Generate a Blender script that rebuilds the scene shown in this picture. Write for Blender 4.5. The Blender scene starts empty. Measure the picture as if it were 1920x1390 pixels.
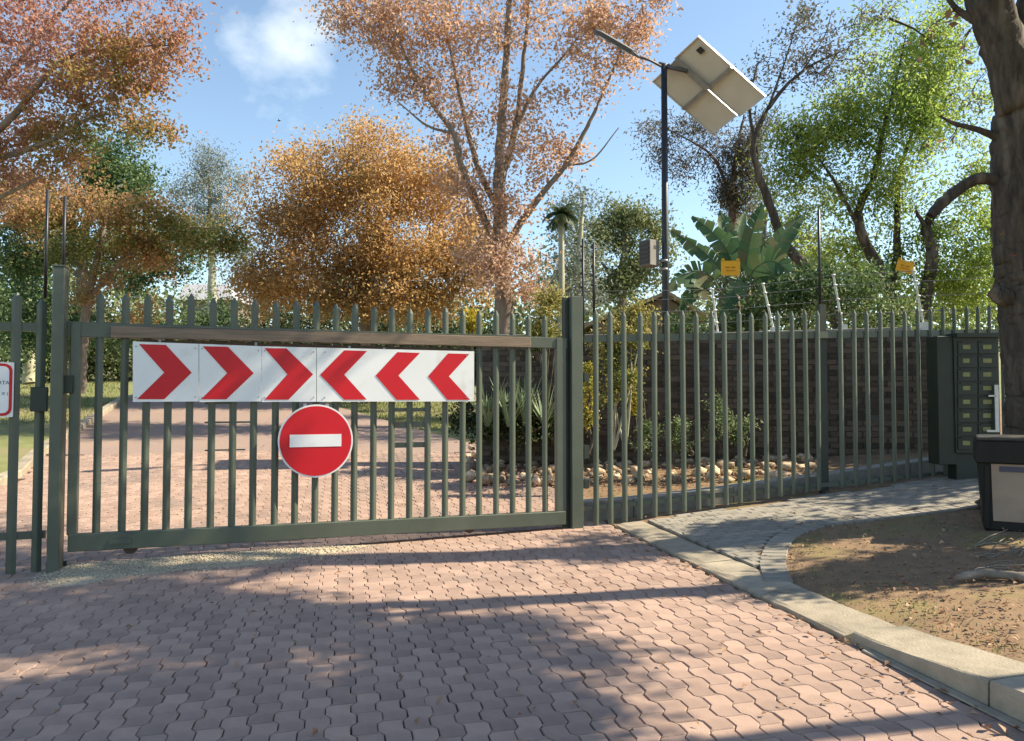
import bpy, math, random
import numpy as np
from mathutils import Vector, Matrix

random.seed(7)
RNG = np.random.default_rng(11)
R = math.radians
scene = bpy.context.scene
COL = scene.collection

# ------------------------------------------------------------------ camera, sky, sun, exposure
F = 1400.0                                   # focal length in pixels of a 1920 wide frame
EYE = Vector((0.0, 0.0, 1.42))
PITCH = math.atan(50.0 / F)
cd = bpy.data.cameras.new('camera')
cam = bpy.data.objects.new('camera', cd)
COL.objects.link(cam)
cam.location = EYE
cam.rotation_euler = (R(90) + PITCH, 0, 0)
cd.sensor_width = 36.0
cd.lens = 36.0 * F / 1920.0
cd.clip_start = 0.05
cd.clip_end = 2000.0
scene.camera = cam

SUN_EL, SUN_AZ = R(42), R(5)                # azimuth counted from +X towards +Y
SUN_DIR = Vector((math.cos(SUN_AZ) * math.cos(SUN_EL), math.sin(SUN_AZ) * math.cos(SUN_EL), math.sin(SUN_EL)))
w = bpy.data.worlds.new('World')
scene.world = w
w.use_nodes = True
wn, wl = w.node_tree.nodes, w.node_tree.links
wn.clear()
wo = wn.new('ShaderNodeOutputWorld')
bg = wn.new('ShaderNodeBackground')
sky = wn.new('ShaderNodeTexSky')
sky.sky_type = 'NISHITA'
sky.sun_disc = False
sky.sun_elevation = SUN_EL
sky.sun_rotation = R(90) - SUN_AZ
sky.air_density = 1.0
sky.dust_density = 0.25
sky.ozone_density = 2.6
bg.inputs['Strength'].default_value = 0.118
# a few thin clouds over the whole dome, one bigger puff among them
tc = wn.new('ShaderNodeTexCoord')
mp = wn.new('ShaderNodeMapping')
mp.inputs['Scale'].default_value = (1.0, 1.0, 1.6)
nz = wn.new('ShaderNodeTexNoise')
nz.inputs['Scale'].default_value = 6.0
nz.inputs['Detail'].default_value = 9.0
nz.inputs['Roughness'].default_value = 0.58
vd = wn.new('ShaderNodeVectorMath'); vd.operation = 'DISTANCE'
cdir = Vector(((530 - 960) / F, 1.0, (745 - 55) / F)).normalized()
vd.inputs[1].default_value = cdir
mr = wn.new('ShaderNodeMapRange')
mr.inputs['From Min'].default_value = 0.02
mr.inputs['From Max'].default_value = 0.115
mr.inputs['To Min'].default_value = 0.26
mr.inputs['To Max'].default_value = -0.10
ad = wn.new('ShaderNodeMath'); ad.operation = 'ADD'
cr = wn.new('ShaderNodeMapRange')
cr.inputs['From Min'].default_value = 0.56
cr.inputs['From Max'].default_value = 1.0
cr.inputs['To Max'].default_value = 0.5
mx = wn.new('ShaderNodeMix'); mx.data_type = 'RGBA'
mx.inputs['B'].default_value = (8.6, 8.8, 9.0, 1)
wl.new(tc.outputs['Generated'], mp.inputs['Vector'])
wl.new(mp.outputs['Vector'], nz.inputs['Vector'])
wl.new(tc.outputs['Generated'], vd.inputs[0])
wl.new(vd.outputs['Value'], mr.inputs['Value'])
wl.new(nz.outputs['Fac'], ad.inputs[0])
wl.new(mr.outputs['Result'], ad.inputs[1])
wl.new(ad.outputs[0], cr.inputs['Value'])
wl.new(cr.outputs['Result'], mx.inputs['Factor'])
wl.new(sky.outputs['Color'], mx.inputs['A'])
wl.new(mx.outputs['Result'], bg.inputs['Color'])
wl.new(bg.outputs['Background'], wo.inputs['Surface'])

sl = bpy.data.lights.new('sun', 'SUN')
sl.energy = 4.7
sl.angle = R(0.53)
sl.color = (1.0, 0.915, 0.78)
sun = bpy.data.objects.new('sun', sl)
COL.objects.link(sun)
sun.rotation_euler = SUN_DIR.to_track_quat('Z', 'Y').to_euler()
sun.location = (20, 5, 30)

scene.view_settings.view_transform = 'Standard'
scene.view_settings.look = 'None'
scene.view_settings.gamma = 1.0
scene.view_settings.use_curve_mapping = False
scene.view_settings.exposure = 1.2
scene.view_settings.use_white_balance = True
scene.view_settings.white_balance_temperature = 7400
scene.view_settings.white_balance_tint = 5
scene.render.engine = 'CYCLES'
scene.cycles.max_bounces = 8
scene.cycles.use_denoising = True

# ------------------------------------------------------------------ pixel -> place helpers (pixels of the 1920x1390 photograph)
CP, SP = math.cos(PITCH), math.sin(PITCH)


def ray(px, py):
    u, v = (px - 960) / F, (695 - py) / F
    return Vector((u, CP - v * SP, SP + v * CP))


def at(px, py, Y):
    d = ray(px, py)
    return EYE + d * (Y / d.y)


def px_of(p):
    q = Vector(p) - EYE
    dep = q.y * CP + q.z * SP
    return 960 + F * q.x / dep, 695 - F * (q.z * CP - q.y * SP) / dep, dep


# road: a tilted plane; behind the gate the ground climbs, right of the kerb it climbs too
KA = Vector((1.076, 7.93))
KB = Vector((2.12, 3.22))
KD = (KA - KB).normalized()                  # along the kerb, away from the camera
KN = Vector((KD.y, -KD.x))                   # to the right of it


def uv(x, y):
    q = Vector((x, y)) - KA
    return q.dot(KN), q.dot(KD)


def xy(u, v):
    q = KA + KN * u + KD * v
    return q.x, q.y


def gz(x, y):
    s = y - (7.6 + 0.34 * max(-14, min(x, 8))) - 0.8
    S = 0.5 * (s + math.sqrt(s * s + 1.0))
    S = min(S, 34) + 0.0
    u = uv(x, y)[0] - 0.3
    U = 0.5 * (u + math.sqrt(u * u + 0.15))
    U = min(U, 8)
    k = 0.085 if s > 0 else 0.085
    return 0.0166 * max(-40, min(x, 40)) + 0.005 * min(y, 60) + k * S + 0.078 * U - 0.012


def smooth(a, b, t):
    t = max(0, min(1, (t - a) / (b - a)))
    return t * t * (3 - 2 * t)


YBRK = 4.28                                  # here the dropped kerb ends and the raised one begins


def kh(y):
    return 0.03 if y > YBRK else 0.055 + 0.09 * (1 - smooth(2.9, YBRK, y))


def vz(x, y):
    u = max(0, uv(x, y)[0] - 0.3)
    return gz(x, y) + kh(y) * math.exp(-u / 1.3) + 0.01


def hit(px, py, zf=gz, far=120.0):
    d = ray(px, py)
    t0, t = 1.0, 1.0
    prev = 1
    while t < far:
        p = EYE + d * t
        if p.z < zf(p.x, p.y):
            lo, hi = t0, t
            for _ in range(30):
                m = (lo + hi) / 2
                q = EYE + d * m
                if q.z < zf(q.x, q.y):
                    hi = m
                else:
                    lo = m
            return EYE + d * hi
        t0 = t
        t += 0.1
    return EYE + d * far


# the gate stands on a vertical plane through the feet of its two posts
G0 = Vector((-3.835, 6.28, 0))
G1 = Vector((0.673, 7.85, 0))
GD = (G1 - G0).normalized()
GN = Vector((GD.y, -GD.x, 0))                # towards the camera


def gate_sz(px, py, off=0.0):
    d = ray(px, py)
    p0 = G0 + GN * off
    t = (p0 - EYE).dot(GN) / d.dot(GN)
    p = EYE + d * t
    return (p - G0).dot(GD), p.z


def GP(s, o, z):
    p = G0 + GD * s + GN * o
    return Vector((p.x, p.y, z))


# the fence right of the gate
H0 = Vector((0.77, 7.90, 0))
H1 = Vector((5.75, 9.25, 0))
HD = (H1 - H0).normalized()
HN = Vector((HD.y, -HD.x, 0))


def fence_sz(px, py, off=0.0):
    d = ray(px, py)
    p0 = H0 + HN * off
    t = (p0 - EYE).dot(HN) / d.dot(HN)
    p = EYE + d * t
    return (p - H0).dot(HD), p.z


def HP(s, o, z):
    p = H0 + HD * s + HN * o
    return Vector((p.x, p.y, z))


# ------------------------------------------------------------------ materials
def _new(name):
    m = bpy.data.materials.new(name)
    m.use_nodes = True
    n = m.node_tree.nodes
    b = n['Principled BSDF']
    return m, n, m.node_tree.links, b


def mat(name, c1, c2=None, scale=8.0, rough=0.7, bump=0.0, bscale=None, metal=0.0, spec=0.5, detail=5.0, per_object=0.0, stretch=None, c3=None, s3=1.0, t3=(0.5, 0.65)):
    m, n, l, b = _new(name)
    b.inputs['Roughness'].default_value = rough
    b.inputs['Metallic'].default_value = metal
    b.inputs['Specular IOR Level'].default_value = spec
    tcn = n.new('ShaderNodeTexCoord')
    src = tcn.outputs['Object']
    if stretch:
        mpn = n.new('ShaderNodeMapping')
        mpn.inputs['Scale'].default_value = stretch
        l.new(src, mpn.inputs['Vector'])
        src = mpn.outputs['Vector']
    t = n.new('ShaderNodeTexNoise')
    t.inputs['Scale'].default_value = scale
    t.inputs['Detail'].default_value = detail
    t.inputs['Roughness'].default_value = 0.6
    l.new(src, t.inputs['Vector'])
    r = n.new('ShaderNodeMapRange')
    r.inputs['From Min'].default_value = 0.32
    r.inputs['From Max'].default_value = 0.68
    l.new(t.outputs['Fac'], r.inputs['Value'])
    x = n.new('ShaderNodeMix'); x.data_type = 'RGBA'
    x.inputs['A'].default_value = (*c1, 1)
    x.inputs['B'].default_value = (*(c2 or c1), 1)
    l.new(r.outputs['Result'], x.inputs['Factor'])
    out = x.outputs['Result']
    if c3:
        t2 = n.new('ShaderNodeTexNoise')
        t2.inputs['Scale'].default_value = s3
        t2.inputs['Detail'].default_value = 6
        l.new(src, t2.inputs['Vector'])
        r2 = n.new('ShaderNodeMapRange')
        r2.inputs['From Min'].default_value = t3[0]
        r2.inputs['From Max'].default_value = t3[1]
        l.new(t2.outputs['Fac'], r2.inputs['Value'])
        y = n.new('ShaderNodeMix'); y.data_type = 'RGBA'
        y.inputs['B'].default_value = (*c3, 1)
        l.new(out, y.inputs['A'])
        l.new(r2.outputs['Result'], y.inputs['Factor'])
        out = y.outputs['Result']
    if per_object:
        oi = n.new('ShaderNodeObjectInfo')
        ge = n.new('ShaderNodeNewGeometry')
        a1 = n.new('ShaderNodeMath'); a1.operation = 'ADD'
        l.new(oi.outputs['Random'], a1.inputs[0])
        l.new(ge.outputs['Random Per Island'], a1.inputs[1])
        f1 = n.new('ShaderNodeMath'); f1.operation = 'FRACT'
        l.new(a1.outputs[0], f1.inputs[0])
        rr = n.new('ShaderNodeMapRange')
        rr.inputs['To Min'].default_value = 1 - per_object
        rr.inputs['To Max'].default_value = 1 + per_object
        l.new(f1.outputs[0], rr.inputs['Value'])
        hs = n.new('ShaderNodeHueSaturation')
        l.new(out, hs.inputs['Color'])
        l.new(rr.outputs['Result'], hs.inputs['Value'])
        out = hs.outputs['Color']
    l.new(out, b.inputs['Base Color'])
    if bump:
        t4 = n.new('ShaderNodeTexNoise')
        t4.inputs['Scale'].default_value = bscale or scale * 4
        t4.inputs['Detail'].default_value = 4
        l.new(src, t4.inputs['Vector'])
        bp = n.new('ShaderNodeBump')
        bp.inputs['Strength'].default_value = bump
        bp.inputs['Distance'].default_value = 0.01
        l.new(t4.outputs['Fac'], bp.inputs['Height'])
        l.new(bp.outputs['Normal'], b.inputs['Normal'])
    return m


def leafmat(name, cols, nscale=0.6, trans=0.35, mixn=0.55, rough=0.55):
    """per-leaf hue picked along a ramp; a slow noise shifts whole sprays along it; light passes through"""
    m, n, l, b = _new(name)
    b.inputs['Roughness'].default_value = rough
    b.inputs['Specular IOR Level'].default_value = 0.25
    ge = n.new('ShaderNodeNewGeometry')
    tcn = n.new('ShaderNodeTexCoord')
    t = n.new('ShaderNodeTexNoise')
    t.inputs['Scale'].default_value = nscale
    t.inputs['Detail'].default_value = 2
    l.new(tcn.outputs['Object'], t.inputs['Vector'])
    r = n.new('ShaderNodeMapRange')
    r.inputs['From Min'].default_value = 0.33
    r.inputs['From Max'].default_value = 0.67
    l.new(t.outputs['Fac'], r.inputs['Value'])
    x = n.new('ShaderNodeMix')
    x.inputs['Factor'].default_value = mixn
    l.new(ge.outputs['Random Per Island'], x.inputs['A'])
    l.new(r.outputs['Result'], x.inputs['B'])
    rp = n.new('ShaderNodeValToRGB')
    el = rp.color_ramp.elements
    while len(el) < len(cols):
        el.new(0.5)
    for i, c in enumerate(cols):
        el[i].position = 0.12 + 0.76 * i / (len(cols) - 1)
        el[i].color = (*c, 1)
    l.new(x.outputs['Result'], rp.inputs['Fac'])
    l.new(rp.outputs['Color'], b.inputs['Base Color'])
    tr = n.new('ShaderNodeBsdfTranslucent')
    l.new(rp.outputs['Color'], tr.inputs['Color'])
    ms = n.new('ShaderNodeMixShader')
    ms.inputs['Fac'].default_value = trans
    l.new(b.outputs['BSDF'], ms.inputs[1])
    l.new(tr.outputs['BSDF'], ms.inputs[2])
    l.new(ms.outputs['Shader'], n['Material Output'].inputs['Surface'])
    return m


M = {}
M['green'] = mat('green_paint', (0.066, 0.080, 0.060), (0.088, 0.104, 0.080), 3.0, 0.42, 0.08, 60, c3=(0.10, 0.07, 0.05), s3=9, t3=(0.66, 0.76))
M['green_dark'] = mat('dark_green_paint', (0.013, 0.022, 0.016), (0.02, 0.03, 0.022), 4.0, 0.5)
M['black_steel'] = mat('black_steel', (0.012, 0.014, 0.02), (0.02, 0.022, 0.03), 5.0, 0.45)
M['timber'] = mat('weathered_timber', (0.25, 0.18, 0.13), (0.14, 0.105, 0.08), 5.0, 0.8, 0.3, 30, stretch=(0.3, 1, 6))
M['rust'] = mat('rust', (0.10, 0.05, 0.03), (0.05, 0.035, 0.03), 14, 0.85, 0.2)
M['white_sheet'] = mat('white_reflective_sheet', (0.74, 0.75, 0.77), (0.68, 0.69, 0.71), 2.2, 0.32, 0.0, spec=0.6, c3=(0.52, 0.50, 0.47), s3=5, t3=(0.55, 0.82))
M['red_sheet'] = mat('red_reflective_sheet', (0.56, 0.008, 0.020), (0.49, 0.007, 0.017), 2.5, 0.4, spec=0.35)
M['sign_back'] = mat('sign_back_metal', (0.35, 0.35, 0.35), (0.28, 0.28, 0.29), 6, 0.45, metal=0.6)
M['paver'] = mat('red_clay_paver', (0.375, 0.258, 0.208), (0.29, 0.193, 0.157), 5.5, 0.9, 0.4, 140, per_object=0.14, c3=(0.215, 0.158, 0.138), s3=0.8, t3=(0.50, 0.72))
M['joint'] = mat('joint_sand', (0.12, 0.095, 0.078), (0.08, 0.062, 0.052), 20, 0.95)
M['drive'] = mat('paved_drive', (0.30, 0.215, 0.182), (0.225, 0.16, 0.138), 22, 0.9, 0.2, 60, c3=(0.28, 0.20, 0.16), s3=0.6)
M['grey_paver'] = mat('grey_cobble', (0.29, 0.262, 0.225), (0.205, 0.185, 0.158), 7, 0.9, 0.35, 120, per_object=0.16)
M['concrete'] = mat('kerb_concrete', (0.36, 0.305, 0.235), (0.27, 0.23, 0.175), 9, 0.92, 0.5, 70, per_object=0.10, c3=(0.17, 0.15, 0.12), s3=3.2, t3=(0.52, 0.74))
M['soil'] = mat('verge_soil', (0.25, 0.158, 0.090), (0.16, 0.102, 0.060), 6, 0.95, 0.5, 60, c3=(0.18, 0.155, 0.055), s3=1.6, t3=(0.54, 0.68))
M['ground'] = mat('dry_lawn', (0.19, 0.20, 0.075), (0.13, 0.15, 0.05), 3, 0.95, 0.3, 40, c3=(0.24, 0.19, 0.11), s3=0.5, t3=(0.5, 0.7))
M['gravel'] = mat('gravel_sand', (0.48, 0.41, 0.30), (0.36, 0.30, 0.22), 30, 0.95, 0.5, 120)
M['pebble'] = mat('pebbles', (0.50, 0.43, 0.33), (0.36, 0.30, 0.23), 20, 0.9, per_object=0.3)
M['brick'] = mat('face_brick', (0.105, 0.075, 0.052), (0.062, 0.049, 0.038), 8, 0.9, 0.4, 50, per_object=0.5)
M['mortar'] = mat('mortar', (0.11, 0.10, 0.085), (0.07, 0.064, 0.056), 14, 0.95, 0.2)
M['coping'] = mat('wall_coping', (0.30, 0.28, 0.25), (0.2, 0.19, 0.175), 8, 0.9, 0.2)
M['rock'] = mat('tan_rock', (0.56, 0.43, 0.30), (0.38, 0.28, 0.19), 7, 0.9, 0.6, 26, per_object=0.5, c3=(0.30, 0.20, 0.15), s3=3, t3=(0.5, 0.7))
M['bark_grey'] = mat('grey_bark', (0.25, 0.20, 0.165), (0.14, 0.112, 0.095), 7, 0.95, 0.9, 18, stretch=(1, 1, 0.3))
M['bark_dark'] = mat('dark_bark', (0.095, 0.073, 0.056), (0.028, 0.022, 0.018), 16, 0.95, 1.0, 34, stretch=(1, 1, 0.22), detail=9, c3=(0.16, 0.125, 0.095), s3=7, t3=(0.54, 0.70))
M['bark_pale'] = mat('pale_bark', (0.42, 0.40, 0.30), (0.30, 0.28, 0.20), 5, 0.9, 0.4, 20)
M['bark_red'] = mat('reddish_bark', (0.17, 0.10, 0.085), (0.10, 0.06, 0.055), 7, 0.95, 0.6, 20)
M['panel_back'] = mat('panel_backsheet', (0.62, 0.58, 0.53), (0.55, 0.51, 0.46), 3, 0.6)
M['alu'] = mat('aluminium', (0.72, 0.73, 0.74), (0.62, 0.63, 0.65), 6, 0.35, metal=0.55)
M['cell'] = mat('solar_cell', (0.01, 0.015, 0.05), (0.015, 0.02, 0.07), 9, 0.15)
M['galv'] = mat('galvanised_grey', (0.30, 0.30, 0.30), (0.22, 0.22, 0.23), 9, 0.5, metal=0.3)
M['lamp_body'] = mat('lamp_body', (0.10, 0.095, 0.105), (0.07, 0.068, 0.075), 6, 0.5)
M['led'] = mat('led_lens', (0.62, 0.62, 0.62), (0.5, 0.5, 0.5), 30, 0.2)
M['cab_grey'] = mat('cabinet_grey', (0.22, 0.205, 0.19), (0.17, 0.16, 0.15), 6, 0.6)
M['cab_dark'] = mat('cabinet_dark', (0.06, 0.052, 0.048), (0.045, 0.04, 0.036), 6, 0.6)
M['white_paint'] = mat('white_paint', (0.74, 0.74, 0.72), (0.6, 0.6, 0.58), 12, 0.6)
M['yellow'] = mat('yellow_warning', (0.85, 0.42, 0.015), (0.78, 0.36, 0.012), 10, 0.5)
M['yellow_label'] = mat('yellow_label', (0.27, 0.28, 0.11), (0.19, 0.20, 0.08), 24, 0.6)
M['ink'] = mat('black_ink', (0.02, 0.02, 0.02), (0.03, 0.03, 0.03), 10, 0.6)
M['bin'] = mat('black_plastic', (0.011, 0.010, 0.010), (0.017, 0.016, 0.015), 6, 0.6, 0.1, 40, spec=0.25)
M['bin_label'] = mat('faded_label', (0.31, 0.235, 0.185), (0.24, 0.18, 0.14), 5, 0.6, c3=(0.36, 0.22, 0.15), s3=4, t3=(0.56, 0.7))
M['navy'] = mat('navy_print', (0.045, 0.045, 0.075), (0.06, 0.06, 0.09), 20, 0.6)
M['wire'] = mat('fence_wire', (0.20, 0.21, 0.21), (0.15, 0.15, 0.16), 9, 0.4, metal=0.5)
M['banana'] = mat('banana_leaf', (0.045, 0.10, 0.05), (0.028, 0.065, 0.034), 2.5, 0.75, 0.3, 14, spec=0.2, c3=(0.09, 0.08, 0.04), s3=5, t3=(0.60, 0.75))
M['banana_stem'] = mat('banana_stem', (0.20, 0.19, 0.11), (0.12, 0.10, 0.065), 6, 0.8, stretch=(1, 1, 0.3))
M['roof_tile'] = mat('roof_tile', (0.34, 0.295, 0.19), (0.26, 0.22, 0.145), 6, 0.85, 0.2, per_object=0.2)
M['roof_grey'] = mat('grey_roof', (0.34, 0.34, 0.37), (0.28, 0.28, 0.31), 4, 0.8)
M['plaster'] = mat('brown_plaster', (0.22, 0.165, 0.135), (0.17, 0.13, 0.105), 4, 0.9)
M['glass'] = mat('window_glass', (0.03, 0.035, 0.04), (0.04, 0.045, 0.05), 3, 0.1)
M['agave'] = leafmat('agave_blade', [(0.10, 0.16, 0.085), (0.17, 0.23, 0.13), (0.30, 0.33, 0.22)], 2.0, 0.15)
M['log'] = mat('dead_wood', (0.27, 0.23, 0.19), (0.15, 0.125, 0.10), 8, 0.9, 0.5, 30)

L = {}
L['red'] = leafmat('red_leaves', [(0.13, 0.15, 0.05), (0.30, 0.26, 0.09), (0.46, 0.27, 0.11), (0.44, 0.21, 0.14), (0.52, 0.32, 0.27), (0.46, 0.23, 0.18), (0.40, 0.16, 0.11)], 0.34, 0.52, 0.68)
L['amber'] = leafmat('amber_leaves', [(0.10, 0.14, 0.045), (0.20, 0.21, 0.065), (0.40, 0.25, 0.11), (0.54, 0.30, 0.18), (0.24, 0.20, 0.07)], 0.45, 0.52, 0.62)
L['street'] = leafmat('street_tree_leaves', [(0.23, 0.135, 0.085), (0.36, 0.21, 0.14), (0.30, 0.16, 0.09)], 0.5, 0.28, 0.5)
L['orange'] = leafmat('orange_leaves', [(0.26, 0.205, 0.10), (0.45, 0.28, 0.12), (0.59, 0.365, 0.155), (0.63, 0.44, 0.22), (0.52, 0.265, 0.12)], 0.42, 0.55, 0.55)
L['pinkbrown'] = leafmat('pink_brown_leaves', [(0.36, 0.24, 0.16), (0.56, 0.37, 0.27), (0.64, 0.44, 0.36), (0.56, 0.35, 0.19), (0.52, 0.29, 0.18), (0.64, 0.49, 0.41)], 0.4, 0.5, 0.5)
L['green'] = leafmat('green_leaves', [(0.043, 0.082, 0.038), (0.078, 0.140, 0.056), (0.138, 0.208, 0.083), (0.225, 0.253, 0.108)], 0.5, 0.35)
L['greyblue'] = leafmat('grey_green_leaves', [(0.150, 0.188, 0.150), (0.213, 0.237, 0.194), (0.281, 0.294, 0.244)], 0.5, 0.3)
L['olive'] = leafmat('olive_leaves', [(0.111, 0.137, 0.065), (0.189, 0.215, 0.098), (0.260, 0.280, 0.130)], 0.35, 0.35)
L['lime'] = leafmat('lime_leaves', [(0.075, 0.14, 0.04), (0.19, 0.29, 0.06), (0.33, 0.42, 0.09), (0.43, 0.50, 0.16), (0.22, 0.32, 0.08)], 0.5, 0.62, 0.55)
L['shag'] = leafmat('dry_grey_leaves', [(0.084, 0.078, 0.066), (0.144, 0.132, 0.108), (0.228, 0.204, 0.168)], 0.6, 0.3)
L['twiggy'] = leafmat('dull_twig_leaves', [(0.143, 0.127, 0.110), (0.220, 0.193, 0.165), (0.165, 0.198, 0.110)], 0.6, 0.3)
L['ivy'] = leafmat('ivy_leaves', [(0.060, 0.090, 0.024), (0.156, 0.180, 0.042), (0.312, 0.300, 0.084), (0.456, 0.360, 0.144), (0.192, 0.192, 0.072)], 1.2, 0.35)
L['yellowflower'] = leafmat('yellow_flowers', [(0.20, 0.22, 0.05), (0.40, 0.33, 0.05), (0.55, 0.42, 0.06)], 1.5, 0.3)
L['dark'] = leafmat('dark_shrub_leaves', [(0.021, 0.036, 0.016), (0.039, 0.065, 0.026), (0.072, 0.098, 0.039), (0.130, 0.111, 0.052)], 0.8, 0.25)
L['sage'] = leafmat('sage_leaves', [(0.096, 0.144, 0.060), (0.180, 0.240, 0.108), (0.288, 0.336, 0.192)], 2, 0.35)
L['litter'] = leafmat('dead_leaves', [(0.17, 0.095, 0.055), (0.30, 0.17, 0.10), (0.42, 0.27, 0.17), (0.24, 0.11, 0.07)], 3, 0.1, 0.3)
L['grass'] = leafmat('grass_blades', [(0.11, 0.13, 0.035), (0.19, 0.20, 0.065), (0.27, 0.25, 0.11)], 1, 0.3)


# ------------------------------------------------------------------ mesh helpers
def tag(o, label=None, cat=None, group=None, kind=None):
    if label: o['label'] = label
    if cat: o['category'] = cat
    if group: o['group'] = group
    if kind: o['kind'] = kind
    return o


def origin_of(o):
    p = Vector((0, 0, 0))
    while o is not None:
        p += Vector(o.location)
        o = o.parent
    return p


def link(name, me, parent=None, loc=None):
    o = bpy.data.objects.new(name, me)
    COL.objects.link(o)
    if parent is not None:
        o.parent = parent
    if loc is not None:
        o.location = loc
    return o


def empty(name, loc, label=None, cat=None, group=None, kind=None):
    o = bpy.data.objects.new(name, None)
    COL.objects.link(o)
    o.empty_display_size = 0.2
    o.location = loc
    return tag(o, label, cat, group, kind)


class MB:
    """collects shapes in world coordinates and links them as ONE mesh object"""

    def __init__(self):
        self.v, self.f, self.sm = [], [], []

    def add(self, vs, fs, smooth=False):
        b = len(self.v)
        self.v += [tuple(p) for p in vs]
        self.f += [tuple(i + b for i in f) for f in fs]
        self.sm += [smooth] * len(fs)
        return self

    def hexa(self, c):
        """8 corners: 0-3 bottom ring, 4-7 top ring"""
        return self.add(c, [(3, 2, 1, 0), (4, 5, 6, 7), (0, 1, 5, 4), (1, 2, 6, 5), (2, 3, 7, 6), (3, 0, 4, 7)])

    def box(self, c, s, ax=None):
        ax = ax or (Vector((1, 0, 0)), Vector((0, 1, 0)), Vector((0, 0, 1)))
        c = Vector(c)
        h = [s[0] / 2, s[1] / 2, s[2] / 2]
        P = []
        for dz in (-1, 1):
            for dx, dy in ((-1, -1), (1, -1), (1, 1), (-1, 1)):
                P.append(c + ax[0] * dx * h[0] + ax[1] * dy * h[1] + ax[2] * dz * h[2])
        return self.hexa(P)

    def gbeam(self, fn, s0, a0, b0, s1, a1, b1, o0, o1):
        """beam in a fence plane: from s0 (z a0..b0) to s1 (z a1..b1), offsets o0 (back) .. o1 (front)"""
        return self.hexa([fn(s0, o1, a0), fn(s1, o1, a1), fn(s1, o0, a1), fn(s0, o0, a0),
                          fn(s0, o1, b0), fn(s1, o1, b1), fn(s1, o0, b1), fn(s0, o0, b0)])

    def prism(self, poly, d):
        """planar polygon (3-D points, seen counter-clockwise from the side it faces) and its thickness vector"""
        n = len(poly)
        d = Vector(d)
        vs = [Vector(p) for p in poly] + [Vector(p) + d for p in poly]
        fs = [tuple(range(n)), tuple(range(2 * n - 1, n - 1, -1))]
        fs += [(i, i + n, (i + 1) % n + n, (i + 1) % n) for i in range(n)]
        return self.add(vs, fs)

    def tube(self, pts, rad, n=8, cap=True, smooth=True, wob=0.0, ridge=0.0):
        pts = [Vector(p) for p in pts]
        if not hasattr(rad, '__len__'):
            rad = [rad] * len(pts)
        b = len(self.v)
        ref = Vector((0.3, 0.2, 0.93))
        for i, p in enumerate(pts):
            t = (pts[min(i + 1, len(pts) - 1)] - pts[max(i - 1, 0)])
            t.normalize()
            a = t.cross(ref if abs(t.dot(ref)) < 0.95 else Vector((1, 0, 0))).normalized()
            c = t.cross(a)
            for k in range(n):
                q = 2 * math.pi * k / n
                r = rad[i] * (1 + (random.uniform(-wob, wob) if wob else 0) + ridge * (math.sin(5 * q + .35 * i) * .45 + math.sin(11 * q - .5 * i + 1) * .4 + math.sin(2 * q + .2 * i) * .5))
                self.v.append(tuple(p + a * math.cos(q) * r + c * math.sin(q) * r))
        fs = []
        for i in range(len(pts) - 1):
            for k in range(n):
                fs.append((b + i * n + k, b + i * n + (k + 1) % n, b + (i + 1) * n + (k + 1) % n, b + (i + 1) * n + k))
        sm = [smooth] * len(fs)
        if cap:
            fs.append(tuple(b + k for k in range(n - 1, -1, -1)))
            fs.append(tuple(b + (len(pts) - 1) * n + k for k in range(n)))
            sm += [False, False]
        self.f += fs
        self.sm += sm
        return self

    def build(self, name, m, parent=None, loc=None, bevel=0.0):
        me = bpy.data.meshes.new(name)
        if parent is not None:
            org = origin_of(parent)
        elif loc is not None:
            org = Vector(loc)
        else:
            org = Vector((0, 0, 0))
        me.from_pydata([(x - org.x, y - org.y, z - org.z) for x, y, z in self.v], [], self.f)
        me.polygons.foreach_set('use_smooth', self.sm)
        me.materials.append(m)
        me.update()
        o = link(name, me, parent, None if parent is not None else org)
        if bevel:
            bv = o.modifiers.new('bevel', 'BEVEL')
            bv.width = bevel
            bv.segments = 1
            bv.limit_method = 'ANGLE'
        return o


def np_mesh(name, V, quads=None, tris=None, smooth=False):
    me = bpy.data.meshes.new(name)
    nq = 0 if quads is None else len(quads)
    nt = 0 if tris is None else len(tris)
    me.vertices.add(len(V))
    me.vertices.foreach_set('co', np.ascontiguousarray(V, dtype=np.float32).ravel())
    loops = []
    if nq: loops.append(np.asarray(quads, dtype=np.int32).ravel())
    if nt: loops.append(np.asarray(tris, dtype=np.int32).ravel())
    lp = np.concatenate(loops)
    me.loops.add(len(lp))
    me.loops.foreach_set('vertex_index', lp)
    me.polygons.add(nq + nt)
    st = np.concatenate([np.arange(nq) * 4, nq * 4 + np.arange(nt) * 3]).astype(np.int32)
    me.polygons.foreach_set('loop_start', st)
    if smooth:
        me.polygons.foreach_set('use_smooth', np.ones(nq + nt, dtype=bool))
    me.update(calc_edges=True)
    me.validate()
    return me


def leaf_geo(C, size, ratio=0.6, up=0.35, jit=0.35, rng=RNG):
    """one folded leaf (two triangles sharing the midrib) for every centre in C"""
    n = len(C)
    a = rng.normal(size=(n, 3)); a[:, 2] -= 0.25
    a /= np.linalg.norm(a, axis=1, keepdims=True) + 1e-9
    r = rng.normal(size=(n, 3)); r[:, 2] += up * 2
    b = np.cross(a, r)
    b /= np.linalg.norm(b, axis=1, keepdims=True) + 1e-9
    c = np.cross(a, b)
    s = (size * (1 + jit * rng.uniform(-1, 1, n)))[:, None]
    fold = c * s * 0.16
    V = np.stack([C - a * s * 0.5, C + b * s * ratio * 0.5 + fold, C + a * s * 0.5, C - b * s * ratio * 0.5 + fold], 1).reshape(-1, 3)
    i = np.arange(n)[:, None] * 4
    T = np.concatenate([i + [[0, 1, 2]], i + [[0, 2, 3]]], 1).reshape(-1, 3)
    return V, T


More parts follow.
